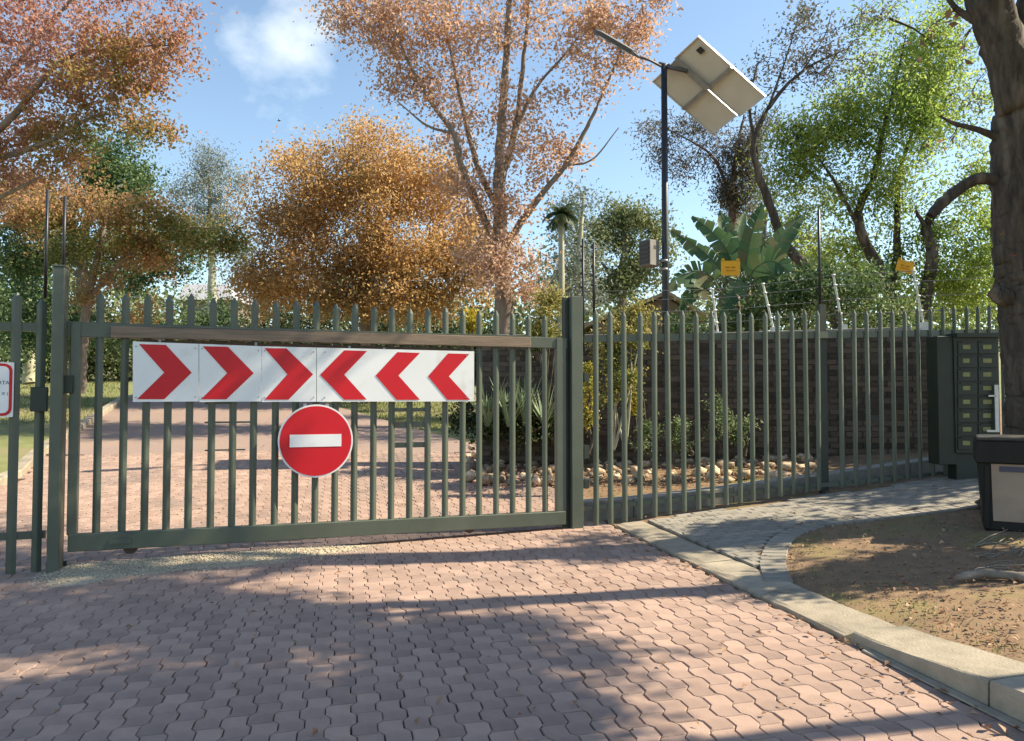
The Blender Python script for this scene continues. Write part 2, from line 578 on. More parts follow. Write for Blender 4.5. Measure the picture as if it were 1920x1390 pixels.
def catmull(P, k=6):
    P = [np.array(p, float) for p in P]
    if len(P) < 3:
        return [P[0] + (P[-1] - P[0]) * t for t in np.linspace(0, 1, k + 1)]
    Q = [2 * P[0] - P[1]] + P + [2 * P[-1] - P[-2]]
    out = []
    for i in range(1, len(Q) - 2):
        for j in range(k):
            t = j / k
            a, b, c, d = Q[i - 1], Q[i], Q[i + 1], Q[i + 2]
            out.append(0.5 * (2 * b + (c - a) * t + (2 * a - 5 * b + 4 * c - d) * t * t + (3 * b - a - 3 * c + d) * t ** 3))
    out.append(Q[-2])
    return out


def twig_geo(P0, P1, r0, r1, sag=0.12, rng=RNG):
    """thin curved three-sided twigs, all at once"""
    n = len(P0)
    d = P1 - P0
    ln = np.linalg.norm(d, axis=1, keepdims=True) + 1e-9
    t = d / ln
    ref = np.tile(np.array([[0.31, 0.17, 0.2]]), (n, 1)) + rng.normal(size=(n, 3)) * 0.5
    a = np.cross(t, ref); a /= np.linalg.norm(a, axis=1, keepdims=True) + 1e-9
    b = np.cross(t, a)
    bow = a * ln * rng.uniform(-sag, sag, (n, 1)) + np.array([[0, 0, 1]]) * ln * sag * 0.6
    rings = []
    for k, q in enumerate((0, 0.33, 0.68, 1.0)):
        c = P0 + d * q + bow * (4 * q * (1 - q)) + rng.normal(size=(n, 3)) * ln * 0.03 * (0 < q < 1)
        rr = (r0 * (1 - q) + r1 * q)[:, None]
        for m_ in range(3):
            g = 2 * math.pi * m_ / 3
            rings.append(c + (a * math.cos(g) + b * math.sin(g)) * rr)
    V = np.stack(rings, 1).reshape(-1, 3)
    i = np.arange(n)[:, None] * 12
    Q = []
    for k in range(3):
        for m_ in range(3):
            Q.append(i + [[k * 3 + m_, k * 3 + (m_ + 1) % 3, k * 3 + 3 + (m_ + 1) % 3, k * 3 + 3 + m_]])
    return V, np.concatenate(Q, 1).reshape(-1, 4)


def tree(name, label, cat, limbs, blobs, bark, leaf, lsize=0.11, cluster=0.28, group=None, world=False, ratio=0.6, twig=0.006, up=0.35, side=8, extra=None, droop=0.0, dense=1.7, clump=6.0, spread=0.17, ridge=0.0):
    """limbs: lists of (px, py, Y, radius m); blobs: (px, py, Y, rx px, ry px, depth m, clusters, leaves per cluster).
    With world=True both are given in metres: (x, y, z, r) and (x, y, z, rx, ry, rz, clusters, leaves)."""
    base = None
    mb = MB()
    nodes = []
    for li in limbs:
        P = [(*li_p[:3],) if world else tuple(at(li_p[0], li_p[1], li_p[2])) for li_p in li]
        rr = [p[3] for p in li]
        if base is None:
            base = Vector(P[0])
        S = catmull(P, 6 if not ridge else 12)
        rad = list(np.interp(np.linspace(0, len(P) - 1, len(S)), range(len(P)), rr))
        S = [s + RNG.normal(size=3) * rad[i] * (0.12 if not ridge else 0.03) for i, s in enumerate(S)]
        mb.tube(S, rad, side, wob=0.07 if not ridge else 0.035, ridge=ridge)
        nodes += [s for s in S[2:]]
    nodes = np.array(nodes)
    C, NL = [], []
    for bl in blobs:
        if world:
            c = np.array(bl[:3]); rad = np.array(bl[3:6]); k, nl = bl[6], bl[7]
        else:
            c = np.array(at(bl[0], bl[1], bl[2])); sc = bl[2] / F
            rad = np.array([bl[3] * sc, bl[5], bl[4] * sc]); k, nl = bl[6], bl[7]
        ns_ = max(3, int(k / clump))
        d = RNG.normal(size=(ns_, 3)); d /= np.linalg.norm(d, axis=1, keepdims=True)
        q = RNG.uniform(0, 1, (ns_, 1)) ** 0.5 * 1.08
        sub = c + d * q * rad
        w_ = RNG.uniform(0.5, 1.5, ns_)
        C.append(sub[RNG.choice(ns_, k, p=w_ / w_.sum())] + RNG.normal(size=(k, 3)) * rad * spread)
        NL += [nl] * k
    C = np.concatenate(C)
    NL = np.maximum(1, (np.array(NL) * dense)).astype(int)
    # grow: the nearest free spray hangs on the nearest wood there is
    N = np.empty((len(nodes) + 2 * len(C), 3)); N[:len(nodes)] = nodes; cnt = len(nodes)
    dist = np.full(len(C), 1e9)
    for i in range(0, len(C)):
        dist[i] = np.min(np.sum((nodes - C[i]) ** 2, 1))
    order = np.argsort(dist)
    P0, P1, r0 = [], [], []
    for i in order:
        dd = np.sum((N[:cnt] - C[i]) ** 2, 1) + 0.25 * np.maximum(0, N[:cnt, 2] - C[i, 2] + 0.1) ** 2
        j = int(np.argmin(dd))
        P0.append(N[j].copy()); P1.append(C[i])
        r0.append(twig * (1.0 + 1.3 * math.sqrt(dd[j])))
        N[cnt] = (N[j] * 0.45 + C[i] * 0.55); N[cnt + 1] = C[i]; cnt += 2
    P0, P1, r0 = np.array(P0), np.array(P1), np.array(r0)
    TV, TQ = twig_geo(P0, P1, r0, np.full(len(P0), twig * 0.5))
    root = empty(name, base, label, cat, group)
    # wood = limbs + twigs in one mesh
    nb = len(mb.v)
    V = np.concatenate([np.array(mb.v), TV]) - np.array(base)
    quads = [f for f in mb.f if len(f) == 4]
    me = np_mesh('trunk', V, np.concatenate([np.array(quads), TQ + nb]), None, smooth=True)
    me.materials.append(bark)
    link('trunk', me, root)
    # leaves: gaussians round the sprays, some strung along the twigs
    idx = np.repeat(np.arange(len(C)), NL)
    cen = C[idx] + RNG.normal(size=(len(idx), 3)) * cluster * np.array([1, 1, 0.75])
    pull = RNG.uniform(0, 1, len(idx)) < 0.25
    back = np.empty_like(C); back[order] = P0
    q = RNG.uniform(0.3, 1, (len(idx), 1))
    strung = back[idx] * (1 - q) + C[idx] * q + RNG.normal(size=(len(idx), 3)) * cluster * 0.35
    cen = np.where(pull[:, None], strung, cen)
    if droop:
        cen[:, 2] -= np.abs(RNG.normal(size=len(cen))) * droop
    LV, LT = leaf_geo(cen, lsize, ratio, up)
    me = np_mesh('crown', LV - np.array(base), None, LT)
    me.materials.append(leaf)
    link('crown', me, root)
    return root


def shrub(name, label, cat, blobs, leaf, bark, base_px, lsize=0.08, cluster=0.15, group=None, stems=5, ratio=0.55, up=0.35):
    """a bush: several stems from the ground into the leaf masses"""
    b = at(*base_px)
    limbs = []
    for k in range(stems):
        bl = blobs[k % len(blobs)]
        e = at(bl[0] + random.uniform(-0.4, 0.4) * bl[3], bl[1] + random.uniform(-0.2, 0.4) * bl[4], bl[2])
        s = b + Vector((random.uniform(-.12, .12), random.uniform(-.1, .1), 0))
        mid = s.lerp(e, 0.5) + Vector((random.uniform(-.08, .08), random.uniform(-.08, .08), 0.05))
        limbs.append([(*s, 0.022), (*mid, 0.016), (*e, 0.007)])
    wb = []
    for bl in blobs:
        c = at(bl[0], bl[1], bl[2]); sc = bl[2] / F
        wb.append((*c, bl[3] * sc, bl[5], bl[4] * sc, bl[6], bl[7]))
    return tree(name, label, cat, limbs, wb, bark, leaf, lsize, cluster, group, True, ratio, 0.004, up, 5)


def sheet(name, us, vs, fn, m, kind='structure', smooth=True):
    """a grid of points fn(u, v) -> (x, y, z)"""
    V = [fn(a, b) for b in vs for a in us]
    n = len(us)
    Q = [(j * n + i, j * n + i + 1, (j + 1) * n + i + 1, (j + 1) * n + i) for j in range(len(vs) - 1) for i in range(n - 1)]
    me = np_mesh(name, np.array(V), np.array(Q), None, smooth)
    me.materials.append(m)
    return tag(link(name, me), kind=kind)


def noise2(x, y):
    return (math.sin(x * 3.1 + 1.3 * math.sin(y * 2.3)) + math.sin(y * 4.7 + 1.7 * math.sin(x * 3.9)) + 0.6 * math.sin(x * 9.1 + y * 7.3) + 0.5 * math.sin(x * 17 - y * 13.7)) / 3.1


def in_poly(x, y, P):
    c = False
    j = len(P) - 1
    for i in range(len(P)):
        if (P[i][1] > y) != (P[j][1] > y) and x < (P[j][0] - P[i][0]) * (y - P[i][1]) / (P[j][1] - P[i][1]) + P[i][0]:
            c = not c
        j = i
    return c


def in_frame(p, m=40):
    x, y, d = px_of(p)
    return d > 0.3 and -m < x < 1920 + m and -m < y < 1390 + m


# ------------------------------------------------------------------ the ground
gx = sorted(set([-300, -180, -110, -70, -50, -38] + [round(-30 + i * 1.0, 2) for i in range(61)] + [38, 50, 70, 110, 180, 300]))
gy = sorted(set([-120, -60, -30, -15] + [round(-8 + i * 1.0, 2) for i in range(60)] + [56, 62, 72, 90, 120, 170, 260, 420]))
sheet('ground', gx, gy, lambda x, y: (x, y, gz(x, y) - 0.07), M['ground'])


LE = [hit(px, py) for px, py in ((18, 905), (60, 862), (100, 832), (150, 803), (190, 776), (230, 750), (300, 738))]
RE = [hit(px, py) for px, py in ((760, 797), (690, 778), (645, 765), (600, 752), (560, 740))]


def left_edge(y):
    return float(np.interp(y, [-10, 5, LE[0].y - 1.5] + [p.y for p in LE], [-14, -14, LE[0].x] + [p.x for p in LE]))


def right_edge(y):
    k = xy(0, (y - KA.y) / KD.y)[0]
    k13 = xy(0, (13 - KA.y) / KD.y)[0]
    return float(np.interp(y, [13] + [p.y for p in RE], [k13] + [p.x for p in RE])) if y > 13 else k


road = sheet('road', [i / 16 for i in range(17)], [-4 + i * 0.75 for i in range(60)],
             lambda a, y: ((left_edge(y) * (1 - a) + (right_edge(y) - 0.0) * a), y, gz(left_edge(y) * (1 - a) + right_edge(y) * a, y) - 0.028), M['joint'])
sheet('driveway', [i / 12 for i in range(13)], [12.4 + i * 0.75 for i in range(36)],
      lambda a, y: ((left_edge(y) * (1 - a) + right_edge(y) * a), y, gz(left_edge(y) * (1 - a) + right_edge(y) * a, y) - 0.012), M['drive'])


# interlocking pavers with a zigzag flank, laid in columns along the road
PW, PL, PA = 0.112, 0.225, 0.013


def paver_mesh(flip):
    a = -PA if flip else PA
    g = 0.0022
    prof = [(0.0 + g, 0), (0.018, a), (0.095, a), (0.13, -a), (0.207, -a), (PL - g, 0)]
    out = [(-PW / 2 + g + o, v) for v, o in prof] + [(PW / 2 - g + o, v) for v, o in reversed(prof)]
    ins = 0.0038
    cx, cy = 0.0, PL / 2
    top = []
    for (x, y) in out:
        top.append((x - math.copysign(ins, x), y - ins * max(-1, min(1, (y - cy) / (PL / 2) * 1.0)), 0.0))
    bot = [(x, y, -0.005) for x, y in out]
    n = len(out)
    low = [(x, y, -0.03) for x, y in out]
    V = top + bot + low
    V = [(x, y - cy, z) for x, y, z in V]
    Fc = [tuple(reversed(range(n)))]
    for r_ in range(2):
        for i in range(n):
            j = (i + 1) % n
            Fc.append((r_ * n + i, r_ * n + j, (r_ + 1) * n + j, (r_ + 1) * n + i))
    return V, Fc


PM = [paver_mesh(False), paver_mesh(True)]
pm_data = []
for V, Fc in PM:
    me = bpy.data.meshes.new('paver')
    me.from_pydata(V, [], Fc)
    me.materials.append(M['paver'])
    me.update()
    pm_data.append(me)


def road_frame(x, y):
    e = 0.05
    kx, ky = KD.x, KD.y
    Y = Vector((kx, ky, (gz(x + kx * e, y + ky * e) - gz(x - kx * e, y - ky * e)) / (2 * e))).normalized()
    nx, ny = KN.x, KN.y
    X = Vector((nx, ny, (gz(x + nx * e, y + ny * e) - gz(x - nx * e, y - ny * e)) / (2 * e))).normalized()
    Z = X.cross(Y).normalized()
    X = Y.cross(Z)
    return X, Y, Z


cand = []
for c in range(96):
    u = -0.035 - (c + 0.5) * PW
    off = PL / 2 if c % 2 else 0.0
    for r_ in range(52):
        v = -5.6 + r_ * PL + off
        x, y = xy(u, v)
        if y < 2.4 or y > 13.0 or x < left_edge(y) + 0.1:
            continue
        z = gz(x, y)
        if not in_frame((x, y, z), 60):
            continue
        X_, Y_, dep = px_of((x, y, z))
        infr = 0 <= X_ <= 1920 and 0 <= Y_ <= 1390
        # beyond the gate only slivers show between the pales
        cand.append((dep ** 3 * (1 if infr else 20), x, y, z, c % 2))
cand.sort()
big = MB()
for k, (_, x, y, z, flip) in enumerate(cand):
    X, Y, Z = road_frame(x, y)
    rz = random.gauss(0, 0.007)
    X2 = (X + Y * rz + Z * random.gauss(0, 0.007)).normalized()
    Z2 = (Z + Y * random.gauss(0, 0.006)).normalized()
    Y2 = Z2.cross(X2).normalized()
    X2 = Y2.cross(Z2)
    P = Vector((x, y, z + random.gauss(0, 0.0011))) + X * random.gauss(0, 0.0012)
    mt = Matrix(((X2.x, Y2.x, Z2.x, P.x), (X2.y, Y2.y, Z2.y, P.y), (X2.z, Y2.z, Z2.z, P.z), (0, 0, 0, 1)))
    # a brick is the same upside round: odd columns start half a brick later, so the zigzag runs on
    if k < 300:
        o = bpy.data.objects.new('paver', pm_data[flip])
        COL.objects.link(o)
        o.parent = road
        o.matrix_local = mt
    else:
        V, Fc = PM[flip]
        big.add([mt @ Vector(p) for p in V], Fc)
o = big.build('paving_blocks', M['paver'], road)
o['kind'] = 'stuff'

# soil right of the kerb: the verge in front of the fence and the planting bed behind it
sheet('verge_soil', [0.0, 0.15] + [0.29 + 0.12 * i for i in range(95)], [-7 + 0.12 * j for j in range(150)],
      lambda u, v: (*xy(u, v), vz(*xy(u, v)) + 0.012 * noise2(*[q * 1.7 for q in xy(u, v)]) - 0.012 - 0.03 * (1 - smooth(.3, .52, u)) - (0.12 if u < .28 and v < -.1 else 0)), M['soil'])

# kerb of concrete stones
kerb = empty('kerb', (*xy(0, -2), 0), kind='structure')
v0 = -0.06
vv = [v0]
while vv[-1] > -7:
    vv.append(vv[-1] - 0.93)
VBRK = (YBRK - KA.y) / KD.y
kb = min(range(len(vv)), key=lambda i: abs(vv[i] - VBRK))
vv[kb] = VBRK
for a, b in zip(vv[:-1], vv[1:]):
    mb = MB()
    rows = []
    raised = (a + b) / 2 < VBRK
    if a == VBRK: a -= 0.05
    for k in range(7):
        v = a - 0.006 + (b + 0.006 - (a - 0.006)) * k / 6
        x0, y0 = xy(0, v)
        h = kh(min(y0, YBRK - .01)) if raised else 0.03
        row = []
        wdt = 0.30 + 0.06 * smooth(0, -4, v)
        for q, zz in ((0.0, -0.06), (0.0, 0.004), (0.002, h - 0.016), (0.007, h - 0.005) if raised else (0.03, h - 0.008), (0.022, h) if raised else (0.07, h), (wdt - 0.015, h + 0.014), (wdt, h + 0.006), (wdt, -0.06)):
            x, y = xy(q, v)
            row.append((x, y, gz(*xy(0, v)) + zz + random.gauss(0, 0.003)))
        rows.append(row)
    V = [p for r_ in rows for p in r_]
    m_ = 8
    fs = [(i * m_ + j, i * m_ + j + 1, (i + 1) * m_ + j + 1, (i + 1) * m_ + j) for i in range(6) for j in range(m_ - 1)]
    fs += [tuple(range(m_)), tuple(reversed(range(6 * m_, 7 * m_)))]
    mb.add(V, fs)
    mb.build('kerb_stone', M['concrete'], kerb)
# thin concrete channel strip below the raised stones
mb = MB()
rows = []
for k in range(20):
    v = -3.95 - 0.2 * k
    z0 = gz(*xy(0, v))
    for q, zz in ((-0.055, 0.004), (-0.05, 0.012), (-0.012, 0.016), (-0.004, 0.010)):
        rows.append((*xy(q, v), z0 + zz))
mb.add(rows, [(i * 4 + j + 1, i * 4 + j, (i + 1) * 4 + j, (i + 1) * 4 + j + 1) for i in range(19) for j in range(3)])
mb.build('channel_strip', M['concrete'], kerb)

# low pale edging on the far side of the drive, behind the gate
edge_l = empty('garden_edging', (left_edge(12), 12, gz(left_edge(12), 12)), kind='structure')
ys = [9.6 + 0.9 * i for i in range(18)]
for a, b in zip(ys[:-1], ys[1:]):
    A = Vector((left_edge(a + .01), a + .01, 0)); B = Vector((left_edge(b - .01), b - .01, 0))
    d = (B - A).normalized(); n_ = Vector((d.y, -d.x, 0))
    mb = MB()
    cs = []
    for zt in (-0.05, 0.10):
        for p, s_ in ((A, 1), (B, 1), (B, -1), (A, -1)):
            q = p + n_ * 0.09 * s_
            cs.append((q.x, q.y, gz(p.x, p.y) + zt))
    mb.hexa(cs)
    mb.build('edging_stone', M['concrete'], edge_l, bevel=0.015)

# grey footpath between kerb and fence, a course of bricks along its curved edge
curve = [hit(px, py, vz) for px, py in [(1488, 1090), (1474, 1052), (1490, 1012), (1535, 990), (1620, 977), (1720, 966), (1830, 952), (2000, 925), (2200, 900)]]
cv = [Vector((p[0], p[1])) for p in catmull([(p.x, p.y, 0) for p in curve], 6)]
poly = [xy(0.26, -0.1)] + [xy(0.26, -0.1 * k) for k in range(2, 60)]
poly = [p for p in poly if p[1] > curve[0].y - 0.03] + [(c.x, c.y) for c in cv]
endp = HP(6.9, 0.10, 0)
poly += [(9.0, 10.1), (endp.x, endp.y), (HP(0.25, 0.10, 0).x, HP(0.25, 0.10, 0).y)]
path = sheet('footpath', [0.3 + 0.15 * i for i in range(44)], [-3.5 + 0.15 * j for j in range(40)],
             lambda u, v: (*xy(u, v), vz(*xy(u, v)) - 0.028 if in_poly(*xy(u, v), poly) else vz(*xy(u, v)) - 0.2), M['joint'])
gpm = bpy.data.meshes.new('cobble')
mb = MB()
bx, by, ch = 0.1965, 0.0965, 0.004
mb.add([(-bx / 2 + ch, -by / 2 + ch, 0), (bx / 2 - ch, -by / 2 + ch, 0), (bx / 2 - ch, by / 2 - ch, 0), (-bx / 2 + ch, by / 2 - ch, 0),
        (-bx / 2, -by / 2, -0.005), (bx / 2, -by / 2, -0.005), (bx / 2, by / 2, -0.005), (-bx / 2, by / 2, -0.005),
        (-bx / 2, -by / 2, -0.04), (bx / 2, -by / 2, -0.04), (bx / 2, by / 2, -0.04), (-bx / 2, by / 2, -0.04)],
       [(0, 1, 2, 3), (4, 5, 1, 0), (5, 6, 2, 1), (6, 7, 3, 2), (7, 4, 0, 3), (8, 9, 5, 4), (9, 10, 6, 5), (10, 11, 7, 6), (11, 8, 4, 7)])
gpm.from_pydata(mb.v, [], mb.f)
gpm.materials.append(M['grey_paver'])
CB = (list(mb.v), list(mb.f))


def vframe(x, y, dx, dy, lift=0.0):
    e = 0.06
    X = Vector((dx, dy, (vz(x + dx * e, y + dy * e) - vz(x - dx * e, y - dy * e)) / (2 * e))).normalized()
    ox, oy = -dy, dx
    Yv = Vector((ox, oy, (vz(x + ox * e, y + oy * e) - vz(x - ox * e, y - oy * e)) / (2 * e))).normalized()
    Z = X.cross(Yv).normalized()
    Yv = Z.cross(X)
    P = Vector((x, y, vz(x, y) + 0.006 + lift - 0.008 * (1 - smooth(0.30, 0.40, uv(x, y)[0]))))
    return Matrix(((X.x, Yv.x, Z.x, P.x), (X.y, Yv.y, Z.y, P.y), (X.z, Yv.z, Z.z, P.z), (0, 0, 0, 1)))


cob = []
border = []
acc = 0.05
for a, b in zip(cv[:-1], cv[1:]):
    seg = (b - a).length
    t = (b - a).normalized()
    while acc < seg:
        p = a + t * acc
        n_ = Vector((-t.y, t.x))
        c_ = p + n_ * 0.10
        border.append((c_.x, c_.y, n_.x, n_.y))
        acc += 0.105
    acc -= seg
hd = Vector((HD.x, HD.y))
hn = Vector((-HD.y, HD.x))
for i in range(-2, 40):
    for j in range(-32, 8):
        q = Vector((H0.x, H0.y)) + hd * (i * 0.2 + (0.1 if j % 2 else 0)) + hn * (j * 0.1)
        if (q - Vector((cv[0].x, cv[0].y))).length > 9: continue
        # cut the brick where it meets the kerb or the edge course
        best, run = None, None
        for k in range(15):
            t = -0.098 + 0.014 * k
            x_, y_ = q.x + hd.x * t, q.y + hd.y * t
            ok = uv(x_, y_)[0] > 0.335 and in_poly(x_, y_, poly) and all((x_ - b_[0]) ** 2 + (y_ - b_[1]) ** 2 > 0.118 ** 2 for b_ in border)
            if ok:
                run = (run[0], t) if run else (t, t)
                if best is None or run[1] - run[0] > best[1] - best[0]: best = run
            else:
                run = None
        if best and best[1] - best[0] > 0.04:
            tm = (best[0] + best[1]) / 2
            cob.append((q.x + hd.x * tm, q.y + hd.y * tm, hd.x, hd.y, min(1, (best[1] - best[0]) / 0.1965 + .004)))
border = [(*b_, 1.0) for b_ in border]
allc = [(px_of((x, y, vz(x, y)))[2] ** 3 * (1 if in_frame((x, y, vz(x, y)), 0) else 50), x, y, dx, dy, sc_) for x, y, dx, dy, sc_ in border + cob]
allc.sort()
rest = MB()
for k, (_, x, y, dx, dy, sc_) in enumerate(allc):
    if not in_frame((x, y, vz(x, y)), 160):
        continue
    g = random.gauss(0, 0.012)
    mt = vframe(x, y, dx * math.cos(g) - dy * math.sin(g), dx * math.sin(g) + dy * math.cos(g), random.gauss(0, 0.0015)) @ Matrix.Diagonal((sc_, 1, 1, 1))
    if k < 300:
        o = bpy.data.objects.new('cobble', gpm)
        COL.objects.link(o)
        o.parent = path
        o.matrix_local = mt
    else:
        rest.add([mt @ Vector(p) for p in CB[0]], CB[1])
if rest.v:
    o = rest.build('cobbles', M['grey_paver'], path)
    o['kind'] = 'stuff'

# sand and gravel washed up against the gate
mb = MB()
V, Fc = [], []
ns, no = 34, 12
for i in range(ns + 1):
    s_ = -0.15 + 3.4 * i / ns
    for j in range(no + 1):
        o_ = -0.02 + (0.74 - 0.14 * s_ + 0.05 * math.sin(s_ * 5)) * j / no
        p = GP(s_, o_, 0)
        prof = (1 - j / no) ** 0.8
        ends = smooth(0, 0.35, s_ + 0.15) * (1 - smooth(1.6, 3.2, s_))
        V.append((p.x, p.y, gz(p.x, p.y) - 0.012 + 0.045 * prof * ends + 0.004 * noise2(p.x * 4, p.y * 4)))
for i in range(ns):
    for j in range(no):
        Fc.append((i * (no + 1) + j, (i + 1) * (no + 1) + j, (i + 1) * (no + 1) + j + 1, i * (no + 1) + j + 1))
mb.add(V, Fc, True)
gp = mb.build('gravel_patch', M['gravel'])
tag(gp, kind='structure')


def pebbles(name, pts, r, m, parent=None):
    """little flattened octahedra"""
    pts = np.array(pts)
    n = len(pts)
    s = r * RNG.uniform(0.5, 1.4, (n, 1))
    D = np.array([(1, 0, 0), (0, 1, 0), (-1, 0, 0), (0, -1, 0), (0, 0, 0.6), (0, 0, -0.6)])
    V = (pts[:, None, :] + D[None] * s[:, :, None] * RNG.uniform(0.7, 1.3, (n, 6, 1))).reshape(-1, 3)
    T0 = np.array([(0, 1, 4), (1, 2, 4), (2, 3, 4), (3, 0, 4), (1, 0, 5), (2, 1, 5), (3, 2, 5), (0, 3, 5)])
    T = (np.arange(n)[:, None, None] * 6 + T0[None]).reshape(-1, 3)
    me = np_mesh(name, V, None, T)
    me.materials.append(m)
    o = link(name, me, parent)
    o['kind'] = 'stuff'
    return o


pts = []
for _ in range(4200):
    s_ = random.uniform(-0.1, 3.0) * random.uniform(0.5, 1)
    o_ = abs(random.gauss(0.14, 0.2))
    p = GP(s_, o_, 0)
    prof = max(0, 1 - o_ / (0.74 - 0.14 * s_)) ** 0.8
    ends = smooth(0, 0.35, s_ + 0.15) * (1 - smooth(1.6, 3.2, s_))
    pts.append((p.x, p.y, gz(p.x, p.y) - 0.008 + max(0.008, 0.045 * prof * ends)))
pebbles('gravel', pts, 0.008, M['pebble'])

# ------------------------------------------------------------------ the sliding gate
gate = empty('sliding_gate', GP(0.3, 0, gz(*GP(0.3, 0, 0).xy)), 'tall dark green sliding gate of upright pales across the paved drive', 'gate')


def pale_profile(w_=0.05, d_=0.020):
    return [(-w_ / 2, 0), (-w_ * 0.12, d_), (w_ * 0.08, d_), (w_ / 2, 0.0), (w_ * 0.42, -0.005), (-w_ * 0.42, -0.005)]


def pale(fn, s, z0, z1, parent, m, wd=0.05, name='pale', lean=0.0, off=0.0):
    mb = MB()
    prof = pale_profile(wd)
    n = len(prof)
    V = []
    for (z, k) in ((z0, 1), (z1 - 0.05, 1), (z1, 0.25)):
        for a, o in prof:
            V.append(fn(s + a * k + lean * (z - z0), o * (k if k < 1 else 1) + off, z))
    fs = [(r_ * n + i, r_ * n + (i + 1) % n, (r_ + 1) * n + (i + 1) % n, (r_ + 1) * n + i) for r_ in range(2) for i in range(n)]
    fs = [tuple(reversed(f)) for f in fs]
    fs += [tuple(range(n)), tuple(reversed(range(2 * n, 3 * n)))]
    mb.add(V, fs)
    return mb.build(name, m, parent)


# bottom rail, top rail, stiles
OF = 0.045
(sL, zLb), (sR, zRb) = gate_sz(126, 1036, OF), gate_sz(1062, 984, OF)
zLt, zRt = gate_sz(126, 1003, OF)[1], gate_sz(1062, 959, OF)[1]
MB().gbeam(GP, sL, zLb, zLt, sR, zRb, zRt, -0.03, OF).build('bottom_rail', M['green'], gate, bevel=0.006)
s1, z1a = gate_sz(126, 632); _, z1b = gate_sz(126, 603)
s2, z2a = gate_sz(1062, 654); _, z2b = gate_sz(1062, 634)
MB().gbeam(GP, s1, z1a, z1b, s2, z2a, z2b, -0.03, 0.022).build('top_rail', M['green'], gate, bevel=0.005)
for xa, xb in ((126, 145), (1042, 1060)):
    sa, za = gate_sz(xa, 1003 if xa < 500 else 960); sb, _ = gate_sz(xb, 1003)
    zt = gate_sz(xa, 604 if xa < 500 else 634)[1]
    MB().gbeam(GP, sa, za, zt, sb, za, zt, -0.035, 0.035).build('stile', M['green'], gate, bevel=0.005)
# second pair of right-hand uprights close together
sa, za = gate_sz(1024, 960); sb, _ = gate_sz(1034, 960); zt = gate_sz(1024, 566)[1]
pale_x = [180, 228, 270, 311, 352, 394, 434, 473, 514, 552, 590, 627, 663, 699, 733, 767, 801, 834, 867, 898, 930, 961, 991, 1022]
for x in pale_x:
    t = (x - 180) / 811
    s_, zb = gate_sz(x, 1003 - (x - 126) / 936 * 44 + 2)
    zt = gate_sz(x, 546 + t * 42 + random.uniform(-4, 4))[1]
    pale(GP, s_, zb, zt, gate, M['green'], 0.063)
# timber beam bolted on the rail, with a steel angle above it
sa, za = gate_sz(208, 633, 0.05); _, za2 = gate_sz(208, 612, 0.05)
sb, zb = gate_sz(994, 652, 0.05); _, zb2 = gate_sz(994, 633, 0.05)
MB().gbeam(GP, sa, za, za2, sb, zb, zb2, 0.024, 0.075).build('timber_beam', M['timber'], gate, bevel=0.004)
MB().gbeam(GP, sa + .3, za2 + 0.003, za2 + 0.016, sb, zb2 + 0.003, zb2 + 0.016, 0.024, 0.07).build('steel_angle', M['green'], gate)
# rusty hanging strip between beam and sign panels
sa, za = gate_sz(262, 643, 0.04); _, za2 = gate_sz(262, 637, 0.04)
sb, zb = gate_sz(880, 660, 0.04); _, zb2 = gate_sz(880, 654, 0.04)
MB().gbeam(GP, sa, za, za2, sb, zb, zb2, 0.024, 0.036).build('hanging_strip', M['rust'], gate)
# lock boxes and cross bars between the pales behind the gate
for (xa, xb, ya, yb) in ((735, 801, 765, 772), (735, 801, 790, 802), (735, 801, 829, 840), (384, 440, 752, 758), (384, 470, 790, 794), (384, 460, 842, 846), (358, 470, 878, 882)):
    sa, z0_ = gate_sz(xa, yb, -0.03); sb, z1_ = gate_sz(xb, ya, -0.03)
    MB().gbeam(GP, sa, z0_, z1_, sb, z0_, z1_, -0.045, -0.012).build('cross_bar', M['green'], gate)
for (px, py) in ((655, 655), (720, 658), (850, 664), (480, 648), (300, 641)):
    s_, z_ = gate_sz(px, py, 0.04)
    MB().gbeam(GP, s_ - .012, z_ - .025, z_ + .03, s_ + .012, z_ - .025, z_ + .03, 0.038, 0.05).build('hook', M['galv'], gate)
# wheels under the bottom rail, guide bracket on the left stile
for px in (245, 880):
    s_, z_ = gate_sz(px, 1030 if px < 500 else 992)
    c = [GP(s_ + 0.06 * math.cos(q), -0.012, z_ + 0.02 + 0.06 * math.sin(q)) for q in [i * math.pi / 6 for i in range(12)]]
    MB().prism(c, GN * 0.024).build('wheel', M['rust'], gate)
s_, z_ = gate_sz(205, 1016, OF)
MB().gbeam(GP, s_, z_ - .02, z_ + .02, s_ + .17, z_ - .02, z_ + .02, OF + .002, OF + .012).build('wheel_cover', M['green'], gate)
s_, z_ = gate_sz(132, 720)
MB().gbeam(GP, s_ - .03, z_ - .08, z_ + .07, s_ + .03, z_ - .08, z_ + .07, 0.04, 0.075).build('latch_plate', M['green_dark'], gate, bevel=0.004)
# track the gate rolls on
(sa, _), (sb, _) = gate_sz(126, 1030), gate_sz(1062, 980)
mb = MB()
n = 12
for i in range(n):
    a, b = sa + (sb - sa) * i / n, sa + (sb - sa) * (i + 1) / n
    za, zb = gz(*GP(a, 0, 0).xy), gz(*GP(b, 0, 0).xy)
    mb.gbeam(GP, a, za - .02, za + .012, b, zb - .02, zb + .012, -0.02, 0.02)
mb.build('track', M['rust'], gate)


